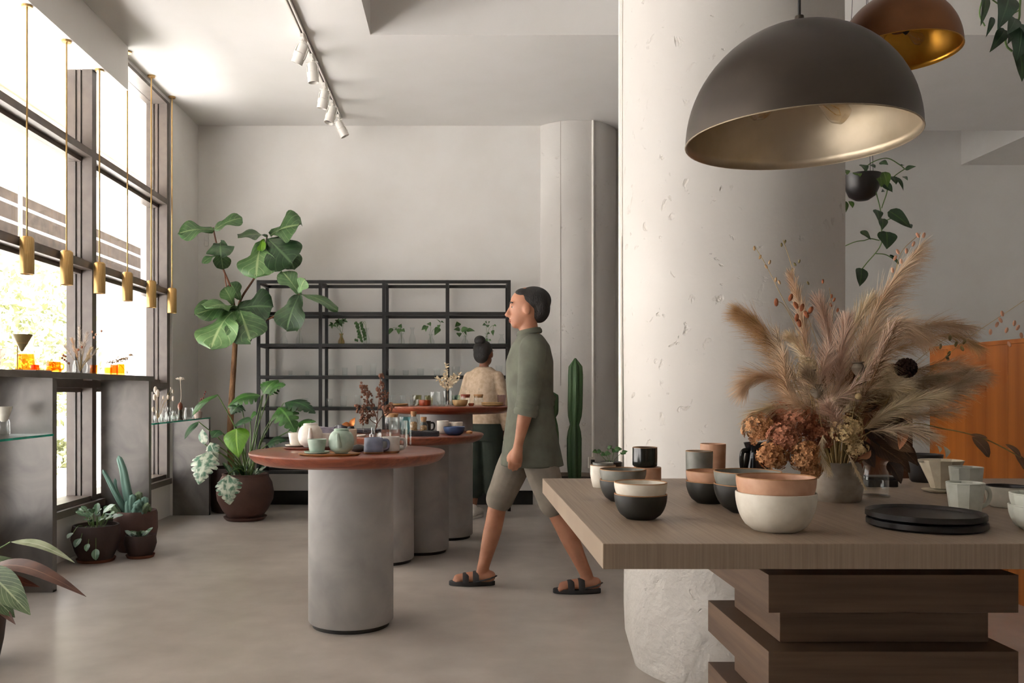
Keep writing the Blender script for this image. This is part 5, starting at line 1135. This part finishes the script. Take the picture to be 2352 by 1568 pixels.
# ---- pale dried flowers on the tall table
t = thing('dried_flowers', 'cream dried flower sprays in the fluted vase', 'dried flowers', V3 + Vector((0, 0, .007))); O3 = V3 + Vector((0, 0, .007))
def q3(x, y, d=6.62): return P(x, y, d) - O3
for i, (x, y) in enumerate([(1025, 838), (1002, 868), (1010, 880), (1045, 862), (1052, 872), (1035, 868), (1018, 862), (1056, 858)]):
    st = bez([(0, 0, .01), q3(1028, 900), q3((x + 1028) / 2, (y + 890) / 2), q3(x, y)], 6); s_ = part('stem', tube(st, .0014, 5), F_cream, t); mb = MB()
    for k in range(26):
        p = st[-1 - (k % 10)] ; e = Vector((rr.gauss(0, 1), rr.gauss(0, .6), rr.gauss(0, 1) + .5)).normalized()
        leaf_mb(p, p + e * .026, .010, prof_oval, (0, -1, .2), n=3, m=1, mb=mb)
    part('blossoms', mb, F_cream, s_)

# ------------------------------------------------------------------ things on the window ledge and glass shelves
ZL = 1.258
def lg(px, d, z=0): return ((px - 1060) / F * d, d, ZL + z)
ZG = .905
def thick(label, loc, r, h, rb, m, name='tumbler', cat='glass', hd=None, hm=None):
    t = thing(name, label, cat, loc, group='orange glassware on the ledge' if name != 'glass_block' else None)
    part('body', lathe([(0, .004), (rb - .003, .004), (rb, .009), (r, h), (r - .004, h), (rb - .005, .014), (0, .012)], 32), m, t); part('base', lathe([(0, 0), (rb - .002, 0), (rb, .004), (0, .005)], 28), m, t)
    if hd is not None: handle(t, (r + rb) / 2, h * .25, h * .8, .022, hm or m, hd, .004)
    return t
solo('display_board', MB().box(-.13, .13, -.09, .09, 0, .008), mat('pinkish board', 'a79389', '97837a', rough=.6), 'flat pinkish board under the brass dripper stand', 'board', lg(48, 4.80), bevel=.002)
t = thing('dripper_stand', 'brass cone dripper on a thin rod stand', 'dripper stand', lg(40, 4.77, .008)); Mb2 = M_brass
part('base', lathe([(0, 0), (.028, 0), (.03, .004), (0, .005)], 28), M_brass, t); part('rod', tube([(0, 0, .004), (0, 0, .155)], .003, 8), M_brass, t)
part('ring', MB().tube([(.025 + .03 * cos(a), .03 * sin(a), .15) for a in [2 * PI * k / 32 for k in range(33)]], .002, 6, caps=False), M_brass, t)
part('cone', lathe([(.005, .105), (.055, .197), (.056, .2), (.053, .2), (.004, .112)], 36, c=(.025, 0, 0)), mat('khaki enamel', '9a8a62', '86774f', rough=.4, metal=.3), t)
thick('large amber glass carafe on the left of the ledge', lg(58, 4.93), .046, .105, .056, M_amberL, 'carafe', 'carafe')
thick('small red-orange glass beside the amber carafe', lg(80, 4.86), .022, .04, .026, M_redg)
thick('bright orange glass mug with handle on the ledge', lg(123, 5.12), .040, .066, .044, M_orange, 'glass_mug', 'mug', rad(-5), M_orange)
thick('slim orange tumbler right of the dried posy', lg(215, 5.62), .024, .062, .024, M_orange); thick('pale amber tumbler in the middle of the right-hand group', lg(248, 5.83), .026, .052, .026, M_amberL)
thick('red-orange tumbler, second from the right on ledge', lg(262, 5.86), .026, .07, .027, M_redg); thick('tall orange tumbler at the right of the ledge', lg(277, 5.95), .026, .078, .028, M_orange)
FLG = []
for px, d, r, h, lab in ((161, 5.28, .034, .075, 'round clear bud glass with red stems on ledge'), (184, 5.42, .045, .085, 'clear glass jar with the fluffy dried posy'), (232, 5.72, .024, .045, 'low clear glass between orange tumblers'), (293, 6.05, .03, .05, 'square clear glass block vase at the right end of ledge')):
    l = lg(px, d); FLG.append(Vector(l)); t = thing('clear_vase', lab, 'vase', l, group='clear vases on the ledge')
    part('body', lathe([(0, .006), (r * .9, .006), (r, .012), (r * .98, h * .6), (r * .75, h)], 4 if px == 293 else 28, M=Matrix.Rotation(PI / 4, 4, 'Z')), M_clear, t, smooth=30); part('base', lathe([(0, 0), (r * .9, 0), (r * .95, .006), (0, .007)], 4 if px == 293 else 28, M=Matrix.Rotation(PI / 4, 4, 'Z')), M_clear, t)
F_wht = fm('white bunny tail', 'e0d5c8', 'c9bcae')
o0 = FLG[1] + Vector((0, 0, .008)); t = thing('dried_posy', 'fluffy cream dried posy in the jar on the ledge', 'dried flowers', o0)
for i, (x, y, m, L) in enumerate([(182, 752, F_wht, .035), (200, 765, F_wht, .04), (165, 780, F_tan, .045), (150, 795, F_wht, .04), (190, 790, F_wht, .05), (210, 800, F_cream, .04), (225, 800, F_wht, .03), (205, 820, F_cream, .04), (175, 805, F_tan, .04)]):
    e = P(x, y, 5.42) - o0; s0 = Vector((0, 0, .02)); mid = s0.lerp(e, .6) + Vector((0, 0, .01))
    plume(t, [s0.lerp(e, .55), s0.lerp(e, .8), e], L, 130, m, (0, 0, 0), .6, (0, 0, -.2), seed=200 + i, w=.0022, stem=(Vector((0, 0, .006)), s0.lerp(e, .3)), name='fluffy_head')
for i, (x, y) in enumerate([(180, 803), (188, 797), (212, 762), (216, 775), (233, 760), (220, 768)]): part('seed_head', MB().sph(P(x, y, 5.38) - o0, (.007, .006, .009), 8, 6), S_r if i < 2 else S_k, t)
o0 = FLG[0] + Vector((0, 0, .008)); t = thing('red_sprig', 'dusty red dried sprig leaning left on the ledge', 'dried flowers', o0)
st = bez([(0, 0, .004), P(158, 835, 5.28) - o0, P(144, 822, 5.28) - o0], 5); part('stem', tube(st, .0014, 5), S_r, t)
for i, (x, y) in enumerate([(143, 822), (148, 826), (152, 830), (146, 816), (150, 818), (158, 834)]): part('bud', MB().sph(P(x, y, 5.27) - o0, (.008, .007, .008), 8, 6), S_r, t)
o0 = FLG[3] + Vector((0, 0, .008)); t = thing('yarrow_sprig', 'brown yarrow heads above the right-hand tumblers', 'dried flowers', o0)
for i, (x, y, r) in enumerate([(255, 832, 11), (272, 828, 9), (280, 824, 10), (287, 823, 8), (300, 815, 4)]):
    e = P(x, y, 6.02) - o0; part('stem', tube(bez([(0, 0, .004), e * .5 + Vector((0, 0, .03)), e], 4), .0013, 5), M_straw, t); mb = MB()
    for k in range(26): mb.sph(e + Vector((rr.gauss(0, 1) * r, rr.gauss(0, 1) * r, rr.gauss(0, .4) * r)) / F * 3.2, .0042, 6, 4)
    part('flower_head', mb, S_p, t)
# glass shelf, near
t = thing('glass_carafe', 'clear carafe with a white cone dripper on the near glass shelf', 'carafe', ((8 - 1060) / F * 4.66, 4.66, ZG))
part('body', lathe([(0, .004), (.03, .004), (.034, .01), (.032, .07), (.028, .085)], 28), M_clear, t); part('base', lathe([(0, 0), (.03, 0), (.032, .004), (0, .005)], 24), M_clear, t)
part('cone', lathe([(.012, .075), (.024, .09), (.046, .155), (.047, .158), (.043, .158), (.02, .095), (.01, .08)], 32), G_white, t)
# glass shelf, far: bottles and flowers
def gs(px, d): return ((px - 1060) / F * d, d, ZG)
BOT = [(362, 6.95, .03, .085), (377, 7.08, .026, .10), (388, 7.15, .032, .11), (400, 7.26, .028, .075), (371, 6.72, .024, .06), (393, 6.95, .026, .07)]
for i, (px, d, r, h) in enumerate(BOT):
    t = thing('bud_bottle', '%s small clear bottle from the left on the far glass shelf' % ['first', 'third', 'fourth', 'sixth', 'second', 'fifth'][i], 'bottle', gs(px, d), group='small clear bottles on the glass shelf')
    part('body', lathe([(0, .004), (r * .9, .004), (r, .01), (r, h * .5), (r * .42, h * .72), (r * .4, h * .92), (r * .52, h)], 20), M_clear, t); part('base', lathe([(0, 0), (r * .88, 0), (r * .92, .004), (0, .005)], 18), M_clear, t)
t = thing('dark_vase', 'dark slim vase with a brown bulb and tall white flower', 'vase', gs(414, 7.1))
part('body', lathe([(0, 0), (.022, 0), (.024, .004), (.014, .03), (.018, .06), (.013, .085), (.012, .09), (0, .088)], 24), mat('smoked dark glass', '4a463c', '3a362e', rough=.2), t)
part('bulb', lathe([(0, .08), (.014, .086), (.021, .108), (.017, .135), (.006, .148), (0, .15)], 20), mat('red-brown bulb', '8a4a30', '6f3722', rough=.4), t)
part('stem', tube(bez([(0, 0, .14), (.008, 0, .2), (.004, 0, .27), (.0, 0, .34)], 5), .0022, 6), F_wht, t); mb = MB()
for k in range(60): mb.sph(Vector((rr.gauss(0, .016), rr.gauss(0, .016), .345 + rr.gauss(0, .005))), .0045, 6, 4)
part('umbel', mb, F_wht, t)
t = thing('glass_jar', 'round clear jar beside the dark slim vase', 'jar', gs(434, 7.32)); part('body', lathe([(0, .004), (.036, .004), (.042, .02), (.042, .06), (.034, .085), (.034, .1)], 28), M_clear, t); part('base', lathe([(0, 0), (.036, 0), (.038, .004), (0, .005)], 24), M_clear, t)
t = thing('stone_cup', 'small pinkish clay cup at the end of the glass shelf', 'cup', gs(455, 7.55)); part('body', lathe(cup_prof(.036, .06, .032), 28), mat('pinkish clay', 'b3a097', 'a08d84', rough=.7), t); part('foot', lathe([(0, 0), (.03, 0), (.031, .003), (0, .004)], 24), MATS['pinkish clay'], t)
o0 = Vector(gs(362, 6.95)) + Vector((0, 0, .005)); t = thing('bunny_tail_bunch', 'pale bunny-tail grasses in the clear bottles', 'dried flowers', o0)
for i, (x, y, r) in enumerate([(357, 895, 9), (362, 903, 10), (355, 912, 8), (393, 892, 4), (397, 899, 5), (375, 913, 5), (386, 912, 6), (398, 915, 7), (352, 940, 7)]):
    e = P(x, y, 7.0) - o0; part('stem', tube(bez([(0, 0, .005), e * .5 + Vector((0, 0, .03)), e], 4), .0012, 5), M_straw, t)
    part('tail', MB().sph(e, (r / F * 3.4, r / F * 3.4, r / F * 6.5), 10, 8), F_wht, t)
o0 = Vector(gs(455, 7.55)) + Vector((0, 0, .0075)); t = thing('red_bud_sprig', 'deep red dried buds rising from the clay cup', 'dried flowers', o0)
st = bez([(0, 0, .004), P(462, 935, 7.5) - o0, P(470, 903, 7.5) - o0], 5); part('stem', tube(st, .0013, 5), S_r, t)
for x, y in [(464, 920), (467, 914), (462, 916), (470, 905), (472, 900), (460, 922)]: part('bud', MB().sph(P(x, y, 7.5) - o0, (.006, .006, .010), 8, 6), mat('deep red bud', '7a2f22', '5f2218', rough=.7), t)
# ------------------------------------------------------------------ people
def fuse(name, mb, voxel, it=6, fac=.5):
    "one continuous surface out of overlapping closed shapes"
    me = mb.mesh(name, 0); o = bpy.data.objects.new('tmp', me); COL.objects.link(o)
    r = o.modifiers.new('r', 'REMESH'); r.mode = 'VOXEL'; r.voxel_size = voxel; r.use_smooth_shade = True
    s = o.modifiers.new('s', 'SMOOTH'); s.factor = fac; s.iterations = it
    dg = bpy.context.evaluated_depsgraph_get(); out = bpy.data.meshes.new_from_object(o.evaluated_get(dg))
    bpy.data.objects.remove(o); bpy.data.meshes.remove(me); out.name = name
    out.polygons.foreach_set('use_smooth', [True] * len(out.polygons)); return out
def limb(mb, pts, rr, n=16, sub=5):
    q = bez(pts, sub); k = len(q) - 1; m = len(pts) - 1; rs = []
    for i in range(k + 1):
        u = i / sub; a = min(m - 1, int(u)); f = u - a; f = f * f * (3 - 2 * f); rs.append(rr[a] * (1 - f) + rr[a + 1] * f)
    mb.tube(q, rs, n)
    mb.sph(q[0], rs[0] * .98, n, 8); mb.sph(q[-1], rs[-1] * .98, n, 8)
def loft(mb, rings, n=28):
    vs = []; fs = []
    for (x, y, z, rx, ry) in rings:
        for k in range(n): a = 2 * PI * k / n; vs.append((x + rx * cos(a), y + ry * sin(a), z))
    for i in range(len(rings) - 1):
        for k in range(n): fs.append((i * n + k, i * n + (k + 1) % n, (i + 1) * n + (k + 1) % n, (i + 1) * n + k))
    fs.append(tuple(range(n - 1, -1, -1))); fs.append(tuple((len(rings) - 1) * n + k for k in range(n))); mb.add(vs, fs)
def hand(mb, wrist, side, curl=.5):
    "relaxed hanging hand with palm, four fingers and a thumb; side=+1 left, -1 right"
    w = Vector(wrist); s = side
    limb(mb, [w + Vector((0, 0, .02)), w + Vector((.004, s * .004, -.03)), w + Vector((.012, s * .002, -.075))], [.024, .03, .034], 12, 4)
    for k, (off, L) in enumerate([(.033, .068), (.012, .077), (-.01, .072), (-.031, .056)]):
        b = w + Vector((.014 + off, s * .0, -.085 + .006 * abs(off) / .03)); c1 = curl * (.9 + .1 * k)
        p1 = b + Vector((.003, -s * L * .22 * c1, -L * .42)); p2 = p1 + Vector((0, -s * L * .42 * c1, -L * .28)); p3 = p2 + Vector((0, -s * L * .36 * c1, -L * .12))
        limb(mb, [b + Vector((0, 0, .02)), p1, p2, p3], [.0098, .0092, .0085, .0072], 10, 3)
    limb(mb, [w + Vector((.025, -s * .008, -.03)), w + Vector((.052, -s * .018, -.062)), w + Vector((.056, -s * .024, -.092))], [.013, .0105, .0085], 10, 4)
def head(mb, c, s=1.0, tilt=0):
    x, y, z = c
    mb.sph((x - .008 * s, y, z + .02 * s), (.098 * s, .077 * s, .105 * s), 24, 16); mb.sph((x + .022 * s, y, z - .055 * s), (.066 * s, .056 * s, .062 * s), 20, 12)
    mb.sph((x + .052 * s, y, z - .092 * s), (.03 * s, .03 * s, .022 * s), 14, 8)
    limb(mb, [(x + .083 * s, y, z + .012 * s), (x + .098 * s, y, z - .018 * s), (x + .106 * s, y, z - .035 * s)], [.010 * s, .012 * s, .014 * s], 10, 3)
    for sg in (-1, 1):
        mb.sph((x + .092 * s, y + sg * .012 * s, z - .038 * s), .009 * s, 8, 6); mb.sph((x - .004 * s, y + sg * .078 * s, z - .01 * s), (.022 * s, .011 * s, .034 * s), 12, 8); mb.sph((x + .07 * s, y + sg * .033 * s, z + .028 * s), (.022 * s, .022 * s, .009 * s), 10, 6)
    mb.sph((x + .083 * s, y, z - .064 * s), (.013 * s, .022 * s, .006 * s), 10, 6); mb.sph((x + .080 * s, y, z - .076 * s), (.013 * s, .02 * s, .007 * s), 10, 6)
M_skin = mat('skin', 'b98468', 'a87257', rough=.55, scale=12, sub=.1); M_skin2 = mat('darker skin', '8c5f48', '7b5039', rough=.55, scale=12, sub=.1)
M_hair = mat('black hair', '1d1815', '120f0d', rough=.6, scale=60, stretch=(1, 1, .2), bump=.5)
M_green = mat('sage green cotton', '676a5d', '57594e', rough=.9, scale=9, bump=.25, bscale=26, bdist=.012)
M_short = mat('stone grey cotton', '8d857a', '7b7469', rough=.9, scale=9, bump=.25, bscale=26, bdist=.012)
M_knit = mat('beige knit', 'c2ad97', 'ad987f', rough=.95, scale=30, bump=.4, bscale=120, bdist=.006)
M_pant = mat('dark green twill', '2c352c', '212922', rough=.9, scale=9, bump=.25, bscale=26, bdist=.012)
def face(p, c, s=1.0):
    x, y, z = c
    for sg in (-1, 1):
        e = part('eye', MB().sph((x + .069 * s, y + sg * .031 * s, z + .008 * s), .0105 * s, 12, 8), mat('eye white', 'e8e2da', rough=.2), p)
        part('iris', MB().sph((x + .078 * s, y + sg * .032 * s, z + .008 * s), (.004 * s, .0062 * s, .0062 * s), 10, 6), mat('dark iris', '2b1c14', rough=.2), e)
        part('eyebrow', MB().tube([(x + .088 * s, y + sg * .014 * s, z + .031 * s), (x + .088 * s, y + sg * .032 * s, z + .036 * s), (x + .076 * s, y + sg * .052 * s, z + .03 * s)], .004 * s, 6), M_hair, p)
    part('lips', MB().sph((x + .0895 * s, y, z - .066 * s), (.007 * s, .02 * s, .004 * s), 10, 6).sph((x + .088 * s, y, z - .075 * s), (.007 * s, .018 * s, .005 * s), 10, 6), mat('lips', '96564a', rough=.5), p)

# walking person in green, mid-stride to the left (local x = forward, y = left)
p = thing('person', 'person in a sage green shirt and dark sandals walking left', 'person', (.40, 4.93, 0), PI)
HC = (.03, 0, 1.625); b = MB()
loft(b, [(0, 0, .80, .085, .14), (0, 0, .88, .112, .165), (0, 0, .98, .105, .155), (0, 0, 1.08, .098, .142), (.005, 0, 1.2, .112, .158), (.005, 0, 1.32, .118, .172), (0, 0, 1.40, .098, .172), (.0, 0, 1.445, .072, .115), (.006, 0, 1.475, .056, .062), (.012, 0, 1.53, .054, .055), (.02, 0, 1.59, .055, .055)])
for sg, arm in ((1, [(0, .178, 1.395), (.03, .222, 1.10), (.085, .222, .85)]), (-1, [(0, -.178, 1.395), (-.10, -.222, 1.12), (-.04, -.225, .88)])):
    limb(b, [arm[0], (Vector(arm[0]) + Vector(arm[1])) / 2 + Vector((0, sg * .01, 0)), arm[1], (Vector(arm[1]) * .65 + Vector(arm[2]) * .35), arm[2]], [.062, .050, .041, .041, .0265]); hand(b, arm[2], sg, .38)
LEGS = [(1, [(0, .088, .90), (-.06, .09, .70), (-.125, .09, .505), (-.205, .09, .335), (-.315, .09, .095)], [(-.365, .09, .055), (-.335, .09, .05), (-.26, .093, .045), (-.18, .097, .036)], -.15), (-1, [(0, -.088, .90), (.09, -.09, .71), (.175, -.09, .51), (.215, -.09, .33), (.275, -.09, .095)], [(.23, -.09, .055), (.26, -.09, .05), (.34, -.093, .045), (.42, -.097, .036)], .45)]
for sg, lg_, ft, _ in LEGS:
    limb(b, lg_, [.088, .076, .056, .054, .036]); limb(b, ft, [.034, .036, .036, .03], 14, 4)
    for k, oy in enumerate((-.028, -.012, .002, .015, .027)):
        e = Vector(ft[3]); limb(b, [e + Vector((-.01, oy * sg * -1, -.004)), e + Vector((.032 - .006 * abs(k - 1), oy * -sg * 1.1, -.014))], [.010, .008 if k else .011], 8, 3)
head(b, HC)
body = link('body', fuse('body', b, .0062), M_skin, p)
face(body, HC)
c_ = MB(); loft(c_, [(-.01, 0, .715, .185, .205), (-.005, 0, .80, .172, .205), (0, 0, .92, .150, .195), (0, 0, 1.06, .132, .178), (.005, 0, 1.2, .138, .186), (.005, 0, 1.32, .138, .192), (0, 0, 1.41, .112, .188), (0, 0, 1.455, .082, .125), (.006, 0, 1.478, .068, .078)])
for sg, sh_, el in ((1, (0, .180, 1.392), (.032, .224, 1.085)), (-1, (0, -.180, 1.392), (-.105, -.224, 1.105))):
    s0 = Vector(sh_); e0 = Vector(el); limb(c_, [s0, s0.lerp(e0, .35), s0.lerp(e0, .7), e0], [.078, .074, .068, .062])
shirt = link('shirt', fuse('shirt', c_, .009, 5), M_green, p)
for sg, el, wr in ((1, (.032, .224, 1.085), (.085, .222, .85)), (-1, (-.105, -.224, 1.105), (-.04, -.225, .88))):
    e0 = Vector(el); d_ = (Vector(wr) - e0).normalized(); q = MB()
    for k in range(3): q.tube([e0 + d_ * (-.03 + .034 * k), e0 + d_ * (-.012 + .034 * k), e0 + d_ * (.008 + .034 * k)], [.064, .0685, .062], 20)
    part('rolled_cuff', q, M_green, shirt, smooth=60)
part('collar', MB().tube([(.006 + .062 * cos(a), .066 * sin(a), 1.478 + .012 * (1 - cos(a))) for a in [2 * PI * k / 24 for k in range(25)]], .012, 8, caps=False, flat=1.6), M_green, shirt)
c_ = MB(); loft(c_, [(0, 0, .80, .112, .17), (0, 0, .9, .126, .178), (0, 0, .97, .12, .168)])
for sg, lg_, ft, _ in LEGS: limb(c_, lg_[:3], [.104, .098, .084]); 
link('shorts', fuse('shorts', c_, .009, 4), M_short, p)
c_ = MB(); c_.sph((-.018, 0, 1.672), (.104, .086, .084), 24, 16); c_.sph((-.05, 0, 1.63), (.066, .078, .088), 20, 12); c_.sph((.045, 0, 1.705), (.05, .064, .04), 16, 10)
link('hair', fuse('hair', c_, .007, 3), M_hair, p)
M_sand = mat('charcoal sandal', '2f2e2f', '252425', rough=.7, scale=20)
for sg, lg_, ft, tx in LEGS:
    hx = ft[0][0] - .03; y0 = ft[0][1]; L_ = .275; s_ = MB(); n = 20; poly = []
    for k in range(n):
        a = 2 * PI * k / n; xx = hx + L_ / 2 + L_ / 2 * cos(a); poly.append((xx, y0 + .006 * sg + (.046 + .006 * cos(a)) * sin(a)))
    so = part('sandal', s_.prism(poly, .0, .026), M_sand, p, smooth=30, bevel=.004)
    for xo, rz_ in ((.175, .046), (.115, .056)):
        q = MB(); pts = [(hx + xo, y0 + .006 * sg + .049 * cos(a), .024 + rz_ * sin(a)) for a in [PI * k / 12 for k in range(13)]]; q.tube(pts, .005, 10, flat=3.8); part('strap', q, M_sand, so)
    part('heel_strap', MB().tube([(hx + .115, y0 - .046, .03), (hx + .03, y0 - .046, .05), (hx - .004, y0, .055), (hx + .03, y0 + .05, .05), (hx + .115, y0 + .05, .03)], .009, 8, flat=.5), M_sand, so)

# person browsing the shelving, seen from behind
p = thing('person', 'person with a hair bun in a beige sweater facing the shelving', 'person', (.20, 7.66, 0), rad(62))
s_ = .925; HC = (.02, 0, 1.625 * s_ - .02); b = MB()
loft(b, [(x * s_, y * s_, z * s_, rx * s_ * .95, ry * s_ * .92) for x, y, z, rx, ry in [(0, 0, .80, .09, .15), (0, 0, .9, .115, .175), (0, 0, 1.0, .102, .152), (0, 0, 1.1, .092, .135), (.005, 0, 1.22, .105, .15), (.005, 0, 1.34, .108, .162), (0, 0, 1.40, .09, .16), (0, 0, 1.445, .062, .1), (.006, 0, 1.475, .048, .052), (.012, 0, 1.53, .046, .047), (.02, 0, 1.58, .048, .048)]])
AR = [(1, [Vector((0, .142, 1.268)), Vector((-.02, .195, 1.04)), Vector((.18, .12, 1.0))]), (-1, [Vector((0, -.142, 1.268)), Vector((.02, -.20, 1.04)), Vector((.04, -.2, .80))])]
for sg, a_ in AR: limb(b, [a_[0], a_[0].lerp(a_[1], .5), a_[1], a_[1].lerp(a_[2], .4), a_[2]], [.052, .043, .036, .036, .023])
hand(b, AR[1][1][2], -1, .7)
w = AR[0][1][2]; M0 = Matrix.Translation(w) @ Matrix.Rotation(rad(-75), 4, 'Y') @ Matrix.Translation(-w); hb = MB(); hand(hb, w, 1, .6); b.add(hb.v, hb.f, M0)
LG2 = [(.085, -.02), (-.085, .05)]
for y0, dx in LG2:
    limb(b, [(0, y0, .83), (dx * .6, y0, .46), (dx - .01, y0, .25), (dx - .02, y0, .085)], [.085, .052, .046, .031]); limb(b, [(dx - .05, y0, .04), (dx + .03, y0, .045), (dx + .12, y0, .035)], [.03, .034, .03], 14, 4)
head(b, HC, .95)
body = link('body', fuse('body', b, .0065), M_skin2, p); face(body, HC, .95)
c_ = MB(); loft(c_, [(0, 0, .86, .128, .172), (0, 0, .93, .132, .178), (0, 0, 1.05, .126, .168), (.004, 0, 1.17, .130, .168), (.004, 0, 1.25, .124, .168), (0, 0, 1.30, .1, .162), (0, 0, 1.345, .07, .1), (.006, 0, 1.365, .062, .068)])
for sg, a_ in AR: limb(c_, [a_[0] - Vector((0, sg * .005, 0)), a_[0].lerp(a_[1], .5), a_[1], a_[1].lerp(a_[2], .45), a_[1].lerp(a_[2], .9)], [.062, .06, .056, .05, .042])
sw_ = link('sweater', fuse('sweater', c_, .009, 5), M_knit, p)
part('ribbed_hem', lathe([(1.0, 0), (1.03, .012), (1.03, .05), (1.0, .06)], 40, sx=.126, sy=.17, c=(0, 0, .855)), M_knit, sw_)
c_ = MB(); loft(c_, [(0, 0, .70, .125, .172), (0, 0, .8, .125, .176), (0, 0, .9, .112, .158)])
for y0, dx in LG2: limb(c_, [(0, y0, .80), (dx * .5, y0, .55), (dx, y0 * 1.05, .27)], [.098, .098, .105])
link('trousers', fuse('trousers', c_, .009, 4), M_pant, p)
c_ = MB(); c_.sph((-.02, 0, HC[2] + .04), (.1, .083, .085), 24, 16); c_.sph((-.05, 0, HC[2] - .005), (.062, .074, .085), 20, 12); c_.sph((.04, 0, HC[2] + .072), (.045, .06, .034), 16, 10)
h_ = link('hair', fuse('hair', c_, .007, 3), M_hair, p); part('bun', MB().sph((-.075, 0, HC[2] + .115), (.05, .052, .046), 18, 12), M_hair, h_)
M_shoe = mat('white sneaker', 'dedad3', 'cfcac2', rough=.6, scale=20)
for y0, dx in LG2:
    so = MB(); poly = [(dx + .03 + .132 * cos(a), y0 + (.042 + .005 * cos(a)) * sin(a)) for a in [2 * PI * k / 22 for k in range(22)]]
    sh_ = part('sneaker', so.prism(poly, 0, .026), M_shoe, p, smooth=30, bevel=.003)
    u = MB(); limb(u, [(dx - .05, y0, .055), (dx + .02, y0, .06), (dx + .12, y0, .045)], [.041, .043, .036], 16, 5); limb(u, [(dx - .03, y0, .05), (dx - .03, y0, .1)], [.042, .04], 16, 4)
    sh2 = link('upper', fuse('upper', u, .007, 3), M_shoe, sh_)
    part('laces', MB().tube([(dx + .02, y0 - .02, .1), (dx + .04, y0 + .02, .098), (dx + .055, y0 - .02, .094), (dx + .07, y0 + .02, .088)], .003, 6), mat('grey laces', 'a9a49c', rough=.8), sh_)
